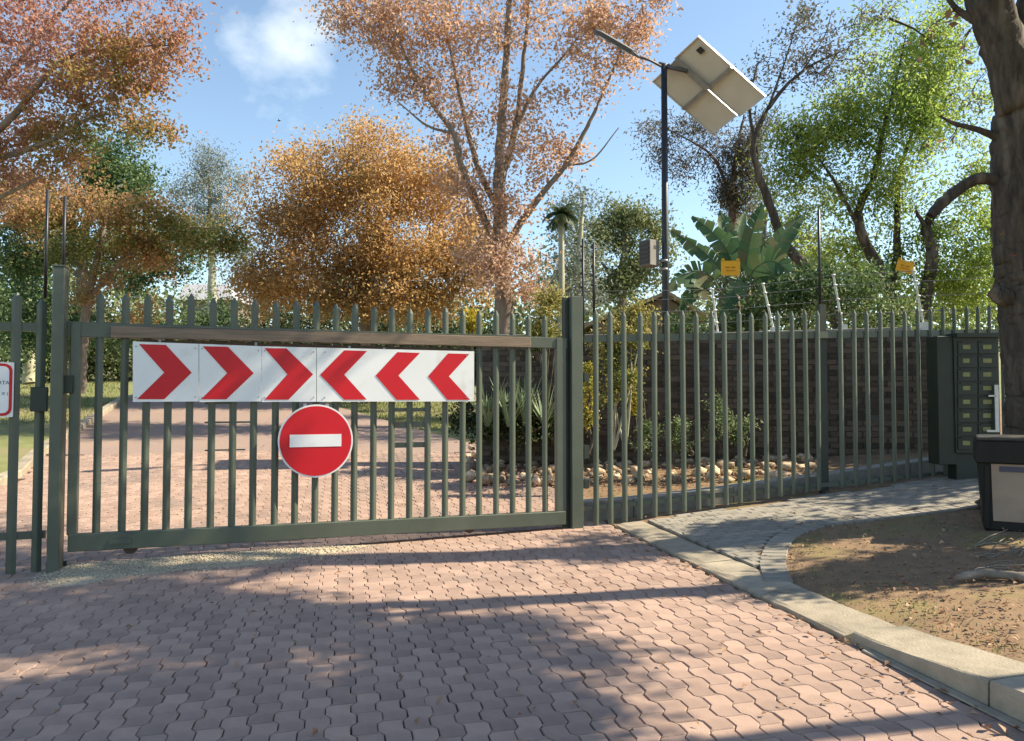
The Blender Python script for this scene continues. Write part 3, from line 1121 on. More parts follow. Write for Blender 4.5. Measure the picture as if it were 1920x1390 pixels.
# ------------------------------------------------------------------ signs hanging on the gate
def sign_panel(corners, chevs, label, off=0.078):
    """corners, chevrons in photograph pixels on the gate plane"""
    P = [GP(*(lambda q: (q[0], off, q[1]))(gate_sz(x, y, off))) for x, y in corners]
    root = MB().prism([p for p in P], -GN * 0.006)
    o = root.build('chevron_sign', M['white_sheet'], None, P[0])
    tag(o, label, 'road sign', 'red and white chevron panels on the gate')
    for c in chevs:
        Q = [GP(*(lambda q: (q[0], off + 0.0035, q[1]))(gate_sz(x, y, off))) for x, y in c]
        # split the arrow in two convex halves so that it fills cleanly
        mb = MB()
        a = Q
        mb.add(a, [(0, 1, 2, 5), (5, 2, 3, 4)])
        mb.build('chevron', M['red_sheet'], o)
    # bolts
    for (x, y) in corners:
        cx = sum(c[0] for c in corners) / len(corners); cy = sum(c[1] for c in corners) / len(corners)
        s_, z_ = gate_sz(x + (cx - x) * 0.10, y + (cy - y) * 0.16, off)
        MB().prism([GP(s_ + 0.006 * math.cos(q), off + 0.001, z_ + 0.006 * math.sin(q)) for q in [i * math.pi / 4 for i in range(8)]], GN * 0.006).build('bolt', M['galv'], o)
    return o


ch = [[(260.4, 645.4), (311, 647), (359.5, 699), (308, 748.8), (257, 748.8), (308, 699)],
      [(380, 649.5), (427.5, 650.6), (475.8, 700), (424.5, 749), (377, 749), (426, 700)],
      [(496, 653), (537, 653.5), (587, 702.2), (541, 749.7), (496, 749.7), (539, 702.2)],
      [(645.4, 657), (688.3, 658.5), (645.4, 703), (687.7, 749.7), (645.4, 749.7), (600, 703)],
      [(745, 660.5), (787.4, 662), (747, 704.5), (787.4, 750), (743.6, 750), (704.3, 704.5)],
      [(840, 663), (880, 664), (841.5, 706), (881.5, 750), (838.7, 750), (802.5, 706)]]
sign_panel([(249, 754), (372.4, 753), (372.4, 645), (249, 640.5)], [ch[0]], 'leftmost white panel with one red arrow pointing right, next to the left post')
sign_panel([(373.4, 754), (490.4, 753), (490.4, 649.5), (373.4, 645)], [ch[1]], 'middle one of the three separate panels with a red right-pointing arrow')
sign_panel([(491, 754), (593, 753.5), (593, 652), (491, 649.5)], [ch[2]], 'white panel whose red right-pointing arrow nearly touches the left-pointing ones', 0.078)
sign_panel([(594, 753.5), (889, 753), (889, 659), (594, 652)], ch[3:], 'long white panel with three red arrows pointing left')

# round no entry sign
OFD = 0.085
cs, cz = gate_sz(592.5, 827, OFD)
rx = (gate_sz(663, 827, OFD)[0] - gate_sz(522, 827, OFD)[0]) / 2
rz_ = (gate_sz(592.5, 758.5, OFD)[1] - gate_sz(592.5, 895.5, OFD)[1]) / 2
N = 56


def ring(k, off):
    return [GP(cs + rx * k * math.cos(2 * math.pi * i / N), off, cz + rz_ * k * math.sin(2 * math.pi * i / N)) for i in range(N)]


disc = MB().prism(ring(1.0, OFD), -GN * 0.006).build('no_entry_sign', M['white_sheet'], None, GP(cs, OFD, cz))
tag(disc, 'round red no entry sign with a white bar hanging under the chevron panels', 'road sign')
MB().prism(ring(0.955, OFD + 0.0035), -GN * 0.003).build('red_disc', M['red_sheet'], disc)
s0, z0_ = gate_sz(543, 839, OFD); s1, z1_ = gate_sz(640, 814, OFD)
MB().gbeam(GP, s0, z0_, z1_, s1, z0_, z1_, OFD + 0.004, OFD + 0.007).build('white_bar', M['white_sheet'], disc)
sA, zA = gate_sz(585, 757, OFD)
for dx in (-0.10, 0.10):
    MB().gbeam(GP, cs + dx - .015, cz - rz_ * .8, cz + rz_ * 1.02, cs + dx + .015, cz - rz_ * .8, cz + rz_ * 1.02, 0.03, OFD - 0.007).build('back_strap', M['sign_back'], disc)

# ------------------------------------------------------------------ gate posts
post = empty('gate_post', GP(0, 0, gz(*GP(0, 0, 0).xy)), 'thick square green post at the left end of the gate with two thin masts', 'post')
sa, zb = gate_sz(86, 1074, 0.14); sb, zt = gate_sz(122, 500, 0.14)
MB().gbeam(GP, sa, zb - .05, zt, sb, zb - .05, zt, -0.03, 0.14).build('shaft', M['green'], post, bevel=0.008)
MB().gbeam(GP, sa - .006, zt, zt + .012, sb + .006, zt, zt + .012, -0.036, 0.146).build('cap', M['green'], post)
for (px, py) in ((85, 352), (122, 368)):
    s_, z_ = gate_sz(px, py, 0.03)
    MB().tube([GP(s_, 0.03 if px > 100 else -0.045, zt - 0.25 if px < 100 else zt - 0.1), GP(s_, 0.03 if px > 100 else -0.045, z_)], 0.013, 8).build('mast', M['black_steel'], post)
sa2, za2 = gate_sz(57, 772, 0.05); sb2, zb2 = gate_sz(90, 726, 0.05)
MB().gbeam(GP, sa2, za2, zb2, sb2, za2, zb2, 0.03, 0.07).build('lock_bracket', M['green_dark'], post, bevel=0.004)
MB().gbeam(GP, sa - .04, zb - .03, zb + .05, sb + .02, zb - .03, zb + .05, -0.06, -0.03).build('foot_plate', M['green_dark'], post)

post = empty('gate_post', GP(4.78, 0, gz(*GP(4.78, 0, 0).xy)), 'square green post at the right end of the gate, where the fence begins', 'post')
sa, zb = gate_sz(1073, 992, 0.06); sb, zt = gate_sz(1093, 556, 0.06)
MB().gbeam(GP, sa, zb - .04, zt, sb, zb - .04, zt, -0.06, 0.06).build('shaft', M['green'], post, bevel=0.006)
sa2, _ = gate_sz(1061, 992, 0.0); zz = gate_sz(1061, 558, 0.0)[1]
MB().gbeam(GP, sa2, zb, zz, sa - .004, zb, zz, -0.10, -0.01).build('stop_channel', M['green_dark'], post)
for (px, py, yb) in ((1093, 448, 660), (1113, 455, 600)):
    s_, z_ = gate_sz(px, py, -0.08)
    z0_ = gate_sz(px, yb, -0.08)[1]
    MB().tube([GP(s_, -0.08, z0_), GP(s_, -0.08, z_)], 0.014, 8).build('mast', M['black_steel'], post)
    for k in range(5):
        zq = z0_ + (z_ - z0_) * (0.45 + 0.12 * k)
        MB().tube([GP(s_ - .03, -0.08, zq), GP(s_ + .03, -0.08, zq)], 0.013, 6).build('insulator', M['ink'], post)
for (ya, yb) in ((835, 860), (700, 716), (900, 916)):
    s0, z0_ = gate_sz(1095, yb, 0.02); s1, z1_ = gate_sz(1101, ya, 0.02)
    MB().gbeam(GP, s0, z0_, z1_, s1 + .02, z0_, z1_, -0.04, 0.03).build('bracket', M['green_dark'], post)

# short piece of fence left of the gate
fl = empty('palisade_fence', GP(-0.5, 0, gz(*GP(-0.5, 0, 0).xy)), 'short green fence panel left of the thick gate post, with a white notice on it', 'fence')
for x, yt, yb in ((18, 548, 1085), (66, 560, 1076), (-28, 545, 1090), (-76, 543, 1095)):
    s_, z0_ = gate_sz(x, yb, 0.02); z1_ = gate_sz(x, yt, 0.02)[1]
    pale(GP, s_, z0_ - .03, z1_, fl, M['green'], 0.075)
for ya, yb in ((606, 622), (996, 1010)):
    s0, z0_ = gate_sz(-110, yb + 4); s1, z1_ = gate_sz(84, yb); d = gate_sz(84, ya)[1] - z1_
    MB().gbeam(GP, s0, z1_, z1_ + d, s1, z1_, z1_ + d, -0.05, -0.008).build('rail', M['green'], fl)

# notice on it: white with a red border; only its right half is in the picture
sx, sz1 = gate_sz(24, 682, 0.06); _, sz0 = gate_sz(24, 780, 0.06)
wd_, hh = 0.62, sz1 - sz0


def rrect(s0, s1, z0, z1, r, off, k=5):
    out = []
    for cx, cz_, q0 in ((s1 - r, z0 + r, -90), (s1 - r, z1 - r, 0), (s0 + r, z1 - r, 90), (s0 + r, z0 + r, 180)):
        for i in range(k + 1):
            q = R(q0 + 90 * i / k)
            out.append(GP(cx + r * math.cos(q), off, cz_ + r * math.sin(q)))
    return out


nt = MB().prism(rrect(sx - wd_, sx + 0.010, sz0 - .010, sz1 + .010, 0.008, 0.06), -GN * 0.005).build('notice_board', M['white_sheet'], None, GP(sx - wd_ / 2, 0.06, sz0))
tag(nt, 'white notice with a red rounded border and black text on the left fence panel', 'sign')
MB().prism(rrect(sx - wd_, sx, sz0, sz1, 0.06, 0.0635), -GN * 0.003).build('border', M['red_sheet'], nt)
MB().prism(rrect(sx - wd_ + .02, sx - .022, sz0 + .022, sz1 - .022, 0.042, 0.0665), -GN * 0.002).build('face', M['white_sheet'], nt)


def text(body, loc, size, m, parent, right, up, name='lettering', align='RIGHT', th=0.0006):
    cu = bpy.data.curves.new(name, 'FONT')
    cu.body = body
    cu.size = size
    cu.align_x = align
    cu.extrude = th
    cu.resolution_u = 2
    tmp = bpy.data.objects.new(name, cu)
    COL.objects.link(tmp)
    bpy.context.view_layer.update()
    me = bpy.data.meshes.new_from_object(tmp)
    bpy.data.objects.remove(tmp)
    me.materials.append(m)
    o = link(name, me, parent)
    X, Z = Vector(right).normalized(), Vector(up).normalized()
    Y = Z
    N_ = X.cross(Y)
    P = Vector(loc) - origin_of(parent)
    o.matrix_local = Matrix(((X.x, Y.x, N_.x, P.x), (X.y, Y.y, N_.y, P.y), (X.z, Y.z, N_.z, P.z), (0, 0, 0, 1)))
    return o


for body, px, py, sz in (('RTA', 17.5, 721, 0.042), ('X )', 15.5, 741, 0.036)):
    s_, z_ = gate_sz(px, py, 0.0675)
    text(body, GP(s_, 0.0675, z_), sz, M['ink'], nt, GD, (0, 0, 1))

# ------------------------------------------------------------------ palisade fence right of the gate
fence = empty('palisade_fence', HP(2.5, 0, vz(*HP(2.5, 0, 0).xy)), 'long green palisade fence running right from the gate in front of the brick wall', 'fence')
fx = [1118, 1145, 1172, 1200, 1228, 1255, 1283, 1310, 1336, 1362, 1388, 1412, 1438, 1463, 1489, 1514, 1536, 1580, 1605, 1630, 1654, 1678, 1702, 1726, 1750, 1773, 1796, 1818, 1840, 1862, 1884, 1906, 1928, 1950]
for x in fx:
    yb = float(np.interp(x, [1100, 1145, 1200, 1540, 1800, 1960], [988, 978, 968, 914, 884, 872]))
    yt = float(np.interp(x, [1100, 1500, 1700, 1960], [584, 584, 580, 568])) + random.uniform(-3, 3)
    s_, z0_ = fence_sz(x, yb); z1_ = fence_sz(x, yt)[1]
    pale(HP, s_, z0_ - 0.03, z1_, fence, M['green'], 0.064, lean=random.gauss(0, 0.004))
for ya, yb, da, db in ((628, 616, 14, 11), (950, 866, 9, 6)):
    s0, z0_ = fence_sz(1097, ya + da); z0t = fence_sz(1097, ya)[1]
    s1, z1_ = fence_sz(1960, yb + db); z1t = fence_sz(1960, yb)[1]
    MB().gbeam(HP, s0, z0_, z0t, s1, z1_, z1t, -0.05, -0.008).build('rail', M['green'], fence)
s_, z0_ = fence_sz(1554, 918); z1_ = fence_sz(1554, 570)[1]
MB().gbeam(HP, s_ - .045, z0_ - .05, z1_, s_ + .045, z0_ - .05, z1_, -0.11, -0.055).build('fence_post', M['green_dark'], fence)
zt = fence_sz(1551, 395, -0.08)[1]
MB().tube([HP(s_ - .02, -0.08, z1_ - .02), HP(s_ - .02, -0.08, zt)], 0.016, 8).build('mast', M['black_steel'], fence)

# low plinth behind the fence foot, pale top lit between the pales
pl = empty('plinth', HP(2, -0.35, 0.3), kind='structure')
for i in range(9):
    a, b = 0.05 + i * 0.62, 0.05 + i * 0.62 + 0.612
    pa, pb = HP(a, -.3, 0), HP(b, -.3, 0)
    za, zb = vz(pa.x, pa.y), vz(pb.x, pb.y)
    MB().gbeam(HP, a, za - .1, za + .17, b, zb - .1, zb + .17, -0.44, -0.24).build('coping_stone', M['coping'], pl, bevel=0.01)

# ------------------------------------------------------------------ brick wall behind the fence
W0, W1 = at(895, 745, 11.9), at(1775, 745, 10.9)
W0.z = W1.z = 0
WD = (W1 - W0).normalized()
WN = Vector((WD.y, -WD.x, 0))
WL = (W1 - W0).length
wz0 = 0.25


def wall_top(s):
    p = W0 + WD * s
    return float(np.interp(px_of((p.x, p.y, 2.3))[0], [895, 1230, 1790], [at(895, 634, 11.9).z, at(1230, 634, 11.5).z, at(1790, 618, 10.9).z]))


def WP(s, o, z):
    p = W0 + WD * s + WN * o
    return Vector((p.x, p.y, z))


wall = empty('brick_wall', WP(WL / 2, 0, gz(*WP(WL / 2, 0, 0).xy)), 'dark red brick boundary wall behind the right fence', 'wall')
MB().gbeam(WP, 0, wz0 - .3, wall_top(0), WL, wz0 - .3, wall_top(WL), -0.22, -0.008).build('mortar_core', M['mortar'], wall)
bl, bh = 0.222, 0.073
bm_ = MB().add([(-bl / 2 + .003, 0, .003), (bl / 2 - .003, 0, .003), (bl / 2 - .003, 0, bh - .003), (-bl / 2 + .003, 0, bh - .003),
                (-bl / 2, .012, 0), (bl / 2, .012, 0), (bl / 2, .012, bh), (-bl / 2, .012, bh)],
               [(0, 1, 2, 3), (4, 5, 1, 0), (5, 6, 2, 1), (6, 7, 3, 2), (7, 4, 0, 3)])
bme = bpy.data.meshes.new('brick')
bme.from_pydata(bm_.v, [], bm_.f)
bme.materials.append(M['brick'])
bk = []
pitch_s, pitch_z = 0.232, 0.083
for j in range(27):
    z = wz0 + j * pitch_z
    for i in range(int(WL / pitch_s) + 2):
        s_ = i * pitch_s + (pitch_s / 2 if j % 2 else 0)
        if s_ > WL - bl / 2 or s_ < bl / 2: continue
        if z + bh > wall_top(s_) - 0.01: continue
        p = WP(s_, 0, z)
        x_, y_, dep = px_of(p)
        bk.append((0 if (1210 < x_ < 1790 and y_ < 860) else 1, dep, s_, z))
bk.sort()
restb = MB()
ang = math.atan2(WD.y, WD.x)
worg = origin_of(wall)
for k, (_, _, s_, z) in enumerate(bk):
    p = WP(s_ + random.gauss(0, .002), random.gauss(0.006, 0.0055), z + random.gauss(0, .0015))
    if k < 300:
        o = bpy.data.objects.new('brick', bme)
        COL.objects.link(o)
        o.parent = wall
        o.location = p - worg
        o.rotation_euler = (0, random.gauss(0, .006), ang)
    else:
        ca, sa_ = math.cos(ang), math.sin(ang)
        restb.add([(p.x + x * ca - y * sa_, p.y + x * sa_ + y * ca, p.z + zz) for x, y, zz in bm_.v], bm_.f)
o = restb.build('brickwork', M['brick'], wall)
o['kind'] = 'stuff'
for i in range(int(WL / 0.5)):
    a = i * 0.5
    MB().gbeam(WP, a + .004, wall_top(a) + .002, wall_top(a) + .055, a + .496, wall_top(a + .5) + .002, wall_top(a + .5) + .055, -0.25, 0.02).build('coping_stone', M['coping'], wall, bevel=0.006)

# electric fence brackets on the wall, wires and warning plates
brs = []
for i, (xt, yt, xb, yb, lab) in enumerate(((1335, 541, 1347, 633, 'white angled wire bracket on the wall beside the banana stems'),
                                            (1430, 531, 1452, 625, 'white angled wire bracket on the wall right of the square yellow plate'),
                                            (1562, 514, 1581, 620, 'white angled wire bracket next to the tall thin fence mast'),
                                            (1712, 506, 1733, 616, 'white angled wire bracket below the orange warning plate'))):
    Yb = 11.55 - (xb - 1230) / 560 * 0.6
    A, B = at(xb, yb, Yb), at(xt, yt, Yb - 0.05)
    e = empty('wire_bracket', A, lab, 'bracket', 'white wire brackets on the brick wall')
    MB().tube([A, B], 0.016, 6, smooth=False).build('arm', M['white_paint'], e)
    MB().box(A + Vector((0, 0, 0.03)), (0.09, 0.10, 0.12)).build('foot', M['white_paint'], e)
    ins = []
    for t in (0.3, 0.55, 0.8, 0.98):
        p = A.lerp(B, t)
        MB().tube([p + Vector((-.03, -.02, 0)), p + Vector((.02, -.02, 0))], 0.014, 6).build('insulator', M['white_paint'], e)
        ins.append(p)
    brs.append(ins)
wires = empty('electric_wires', brs[0][0], 'thin electric fence wires strung between the white brackets', 'wires')
L0 = at(1258, 512, 11.6)
for k in range(4):
    mb = MB()
    pts = [brs[0][k] + Vector((-2.2, 0.05, -0.02))] + [b_[k] for b_ in brs] + [brs[-1][k] + Vector((1.1, -.3, 0.03))]
    for a, b in zip(pts[:-1], pts[1:]):
        mb.tube([a, a.lerp(b, .5) - Vector((0, 0, .012)), b], 0.005, 4, cap=False)
    mb.build('wire', M['wire'], wires)


def plate(cx, cy, Y, wpx, hpx, label, tilt=0.0):
    c = at(cx, cy, Y)
    wv, hv = wpx * Y / F / 2, hpx * Y / F / 2
    ax = Vector((math.cos(tilt), 0, math.sin(tilt))); az = Vector((-math.sin(tilt), 0, math.cos(tilt)))
    o = MB().prism([c - ax * wv - az * hv, c + ax * wv - az * hv, c + ax * wv + az * hv, c - ax * wv + az * hv], (0, 0.004, 0)).build('warning_plate', M['yellow'], None, c)
    tag(o, label, 'sign', 'yellow electric fence warning plates')
    for sx_ in (-1, 1):
        MB().box(c + ax * sx_ * wv * .78 + az * hv * 1.12 + Vector((0, .002, 0)), (wv * .3, 0.004, hv * .35)).build('hanger', M['yellow'], o)
    for (a, b, q, wq) in ((-.55, -.1, .1, .22), (.05, .5, .1, .22), (-.5, .5, -.35, .14)):
        MB().prism([c + ax * wv * a + az * hv * (q - wq / 2) + Vector((0, -.0025, 0)), c + ax * wv * b + az * hv * (q - wq / 2) + Vector((0, -.0025, 0)),
                    c + ax * wv * b + az * hv * (q + wq / 2) + Vector((0, -.0025, 0)), c + ax * wv * a + az * hv * (q + wq / 2) + Vector((0, -.0025, 0))], (0, .002, 0)).build('print', mat('plate_print', (0.45, 0.17, 0.01), (0.5, 0.2, 0.01), 9), o)
    return o


plate(1370, 503, 11.35, 36, 28, 'square yellow warning plate in front of the banana plant')
plate(1697, 500, 11.0, 32, 22, 'small tilted orange warning plate in front of the bright green tree', R(-16))

# ------------------------------------------------------------------ lamp post with solar panels
LB = hit(1250, 850, gz)
lp = empty('street_lamp', LB, 'tall dark solar street lamp with two panels and a slanted LED head', 'street lamp')
LT = at(1245, 122, LB.y)
MB().tube([LB - Vector((0, 0, .2)), (LB * 0.5 + LT * 0.5), LT], [0.066, 0.058, 0.05], 12).build('pole', M['black_steel'], lp)
Yl = LB.y
Ll = at(1195, 106, Yl - .25); Le = at(1120, 62, Yl - .62)
MB().tube([LT - Vector((0, 0, .05)), LT.lerp(Ll, .5) + Vector((0, 0, .0)), Ll], 0.02, 8).build('arm', M['lamp_body'], lp)
d = (Le - Ll).normalized()
sd = (d.cross(Vector((0, 0, 1))).normalized() + Vector((0, 0, .55))).normalized()
sd = (sd - d * sd.dot(d)).normalized()
upv = sd.cross(d)
lh = (Le - Ll).length
hd_ = MB()
prof = [(-.04, .024), (.10, .055), (.18, .095), (lh - .03, .09), (lh + .05, .06)]
V = []
for t, w_ in prof:
    for a, b in ((-1, -.3), (1, -.3), (1, .35), (.5, .6), (-.5, .6), (-1, .35)):
        V.append(Ll + d * t + sd * a * w_ + upv * b * w_)
fs = [(i * 6 + k, i * 6 + (k + 1) % 6, (i + 1) * 6 + (k + 1) % 6, (i + 1) * 6 + k) for i in range(4) for k in range(6)]
fs += [tuple(reversed(range(6))), tuple(range(24, 30))]
hd_.add(V, fs)
head = hd_.build('lamp_head', M['lamp_body'], lp)
for k in range(3):
    c = Ll + d * (.24 + (lh - .30) * k / 2.2) - upv * 0.026
    MB().box(c, (.13, .10, .012), (d, sd, upv)).build('led_module', M['led'], head)
# two panels side by side on a bracket, seen from below
k_ = Yl / F
pc = [at(1310, 68, Yl), at(1435, 180, Yl), at(1340, 240, Yl), at(1222, 150, Yl)]
T0 = at(1310, 68, Yl - .38)
U = at(1435, 180, T0.y + 20 * k_) - T0
Vv = at(1222, 150, T0.y + 90 * k_) - T0
Un, Vn = U.normalized(), Vv.normalized()
Nn = Un.cross(Vn).normalized()
if Nn.z < 0: Nn = -Nn
lu, lv = U.length, Vv.length
for q in range(2):
    v_a, v_b = (0.0, 0.485) if q == 0 else (0.515, 1.0)
    u_a, u_b = (0.0, 1.0) if q == 0 else (0.02, 0.97)
    c = T0 + U * (u_a + u_b) / 2 + Vv * (v_a + v_b) / 2
    sp = MB().box(c, (lu * (u_b - u_a) - .01, lv * (v_b - v_a) - .01, 0.008), (Un, Vn, Nn)).build('solar_panel', M['panel_back'], lp)
    MB().box(c + Nn * .0075, (lu * (u_b - u_a) - .03, lv * (v_b - v_a) - .03, 0.004), (Un, Vn, Nn)).build('cell_sheet', M['cell'], sp)
    fr = MB()
    hu, hv_ = lu * (u_b - u_a) / 2, lv * (v_b - v_a) / 2
    fr.box(c + Un * (hu) - Nn * .012, (.012, 2 * hv_ + .012, .05), (Un, Vn, Nn))
    fr.box(c - Un * (hu) - Nn * .012, (.012, 2 * hv_ + .012, .05), (Un, Vn, Nn))
    fr.box(c + Vn * (hv_) - Nn * .012, (2 * hu - .012, .012, .05), (Un, Vn, Nn))
    fr.box(c - Vn * (hv_) - Nn * .012, (2 * hu - .012, .012, .05), (Un, Vn, Nn))
    fr.build('panel_frame', M['alu'], sp)
    if q == 0:
        MB().box(T0 + U * .13 + Vv * .13 - Nn * .03, (.10, .08, .04), (Un, Vn, Nn)).build('junction_box', M['ink'], sp)
MB().box(T0 + U * .50 + Vv * .5 - Nn * .055, (.05, lv * 1.0, .045), (Un, Vn, Nn)).build('cross_rail', M['galv'], lp)
MB().box(T0 + U * .26 + Vv * .47 - Nn * .085, (lu * .50, .10, .035), (Un, Vn, Nn)).build('bracket', M['galv'], lp)
MB().tube([LT - Vector((0, 0, .02)), T0 + U * .2 + Vv * .47 - Nn * .10], 0.035, 8).build('tilt_joint', M['lamp_body'], lp)
MB().tube([LT + Vector((-.09, 0, .02)), LT + Vector((.09, 0, -.01))], 0.03, 8).build('collar', M['lamp_body'], lp)
# battery cabinet strapped to the pole
bc = at(1217, 476, Yl)
ax = (Vector((math.cos(R(40)), math.sin(R(40)), 0)), Vector((-math.sin(R(40)), math.cos(R(40)), 0)), Vector((0, 0, 1)))
cab = MB().box(bc, (.24, .24, .42), ax).build('battery_cabinet', M['cab_grey'], lp, bevel=0.008)
MB().box(bc - ax[0] * .1225, (.006, .21, .39), ax).build('side_panel', M['cab_dark'], cab)
for k in range(5):
    MB().box(bc - ax[0] * .130 + Vector((0, 0, -.14 + .07 * k)), (.012, .19, .03), ax).build('louvre', M['cab_dark'], cab)
MB().box(bc - ax[1] * .121 + Vector((0, 0, .09)), (.05, .006, .06), ax).build('door_lock', M['ink'], cab)
for yy in (490, 506):
    c = at(1245, yy, Yl)
    MB().tube([c - Vector((0, 0, .02)), c + Vector((0, 0, .02))], 0.075, 10).build('clamp', M['galv'], lp)

# ------------------------------------------------------------------ letterboxes and bin on the right
Ym = 8.7
lb0 = at(1828, 845, Ym)
mbk = empty('letterbox_bank', at(1828, 862, Ym), 'dark green bank of small letterboxes with yellow labels between fence and trunk', 'letterboxes')
kx = Ym / F


def mbox(xa, xb, ya, yb, y0, y1, name, m, parent=mbk, bevel=0):
    A, B = at(xa, yb, Ym), at(xb, ya, Ym)
    return MB().box(((A.x + B.x) / 2, Ym + (y0 + y1) / 2, (A.z + B.z) / 2), (B.x - A.x, y1 - y0, B.z - A.z)).build(name, m, parent, bevel=bevel)


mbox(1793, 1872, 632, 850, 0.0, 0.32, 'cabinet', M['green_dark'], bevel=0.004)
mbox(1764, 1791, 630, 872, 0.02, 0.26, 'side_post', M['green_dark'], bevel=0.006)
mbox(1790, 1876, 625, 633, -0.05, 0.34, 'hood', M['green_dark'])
for r_ in range(8):
    for c_ in range(2):
        xa = 1796 + c_ * 38; ya = 640 + r_ * 25.7
        dr = mbox(xa, xa + 35.5, ya, ya + 23.5, -0.012, 0.004, 'door', M['green_dark'], bevel=0.002)
        mbox(xa + 8, xa + 22 + random.uniform(-2, 2), ya + 7, ya + 15, -0.016, -0.0125, 'label_plate', M['yellow_label'], dr)
        mbox(xa + 3, xa + 32, ya + 0.6, ya + 2.6, -0.024, -0.0125, 'flap', M['black_steel'], dr)
mbox(1861, 1866, 722, 810, -0.06, -0.05, 'white_strip', M['white_paint'])
mbox(1845, 1861, 806, 810, -0.06, -0.05, 'white_strip', M['white_paint'])
mbox(1848, 1861, 741, 744, -0.06, -0.05, 'white_strip', M['white_paint'])
bz_ = gz(*at(1828, 862, Ym).xy)
mbox(1800, 1866, 850, 905, 0.06, 0.24, 'stand', M['green_dark'])

Yq = 5.9
q0 = hit(1843, 994, vz)
Yq = q0.y
bn = empty('litter_bin', Vector((at(1834, 994, Yq).x, Yq, vz(at(1834, 994, Yq).x, Yq))), 'black plastic bin with a faded pinkish label at the foot of the big trunk', 'bin')


def bbox(xa, xb, ya, yb, y0, y1, name, m, bevel=0, parent=None, xa2=None, xb2=None):
    xa2 = xa if xa2 is None else xa2; xb2 = xb if xb2 is None else xb2
    a, b = at(xa2, yb, Yq), at(xb2, yb, Yq); c, d_ = at(xb, ya, Yq), at(xa, ya, Yq)
    mb = MB()
    mb.hexa([(a.x, Yq + y0, a.z), (b.x, Yq + y0, b.z), (b.x, Yq + y1, a.z), (a.x, Yq + y1, a.z),
             (d_.x, Yq + y0, d_.z), (c.x, Yq + y0, c.z), (c.x, Yq + y1, d_.z), (d_.x, Yq + y1, d_.z)])
    return mb.build(name, m, parent or bn, bevel=bevel)


bbox(1834, 1986, 866, 994, 0.02, 0.52, 'body', M['bin'], 0.012, xa2=1844, xb2=1978)
bbox(1829, 1990, 826, 868, -0.02, 0.56, 'rim', M['bin'], 0.01)
bbox(1831, 1989, 819, 826, -0.015, 0.55, 'lid', mat('bin_lid_lit_edge', (0.04, 0.037, 0.034), (0.018, 0.017, 0.016), 9, 0.6), 0.008)  # lighter lid colour paints in the light along the bin's top edge
lab = bbox(1854, 1968, 869, 975, 0.012, 0.030, 'label_panel', M['bin_label'], xa2=1858, xb2=1963)
bbox(1867, 1905, 873, 883, 0.006, 0.0115, 'printed_band', M['navy'], parent=lab)
for xx in (1848, 1972):
    bbox(xx - 4, xx + 4, 872, 990, 0.0, 0.02, 'rib', M['bin'], 0.004)
for xx in (1852, 1966):
    c = at(xx, 992, Yq) + Vector((0, .46, .02))
    MB().tube([c - Vector((.03, 0, 0)), c + Vector((.03, 0, 0))], 0.06, 12).build('wheel', M['ink'], bn)

bn.rotation_euler = (0, 0, R(-30))

# ------------------------------------------------------------------ trees
# big trunks at the right edge, their crown spreads out above the picture and over the road
YB = 7.1
tb = at(1900, 905, YB)
tree('street_tree', 'big dark tree with two thick trunks at the right edge behind the bin', 'tree',
     [[(tb.x + .02, YB, vz(tb.x, YB) - .1, .34), (*at(1938, 860, YB), .26), (*at(1936, 700, YB), .235), (*at(1926, 560, YB), .245), (*at(1912, 500, YB), .225), (*at(1903, 380, YB), .195), (*at(1899, 230, YB), .17), (*at(1915, 90, YB), .16), (*at(1960, -60, YB + .1), .13), (5.6, 7.3, 6.6, .09), (5.9, 7.5, 8.2, .04)],
      [(*at(1985, 620, YB - .1), .22), (*at(1962, 430, YB - .1), .21), (*at(1930, 260, YB - .1), .195), (*at(1895, 125, YB - .1), .18), (*at(1853, 5, YB - .1), .185), (*at(1825, -90, YB - .1), .15), (4.0, 6.8, 6.4, .11), (3.3, 6.4, 7.6, .07), (2.6, 6.0, 8.6, .03)],
      [(*at(1890, 345, YB), .06), (*at(1835, 335, YB), .055), (*at(1785, 365, YB), .05), (*at(1745, 405, YB), .045)],
      [(*at(1880, 262, YB), .04), (*at(1835, 244, YB), .028), (*at(1790, 232, YB), .018), (*at(1762, 218, YB), .007)],
      [(*at(1915, 560, YB), .13), (*at(1880, 556, YB - .05), .09), (*at(1858, 546, YB - .05), .05)],
      [(*at(1845, 45, YB - .1), .05), (*at(1800, 22, YB), .03), (*at(1775, -5, YB), .02)],
      [(4.0, 6.8, 6.4, .08), (4.4, 5.8, 7.4, .05), (4.6, 5.0, 8.2, .03)],
      [(5.6, 7.3, 6.6, .07), (6.3, 6.6, 7.6, .05), (6.8, 6.0, 8.4, .03)],
      [(4.0, 6.8, 6.4, .06), (3.6, 7.6, 7.4, .04), (3.0, 8.4, 8.2, .02)]],
     [(3.4, 6.3, 7.6, 1.5, 1.5, .8, 90, 24), (5.0, 5.4, 8.0, 1.4, 1.3, .8, 70, 24), (6.4, 6.6, 8.2, 1.5, 1.4, .9, 70, 24), (3.6, 8.2, 8.0, 1.3, 1.1, .8, 50, 16), (5.0, 7.2, 8.8, 1.8, 1.6, .6, 60, 16),
      (*at(1780, 40, YB), .35, .35, .25, 5, 2), (*at(1800, 250, YB), .25, .25, .2, 3, 1), (*at(1885, 440, YB - .25), .1, .05, .6, 3, 1)],
     M['bark_dark'], L['street'], 0.09, 0.18, None, True, side=28, clump=9, spread=.13, dense=2.3, ridge=.07)

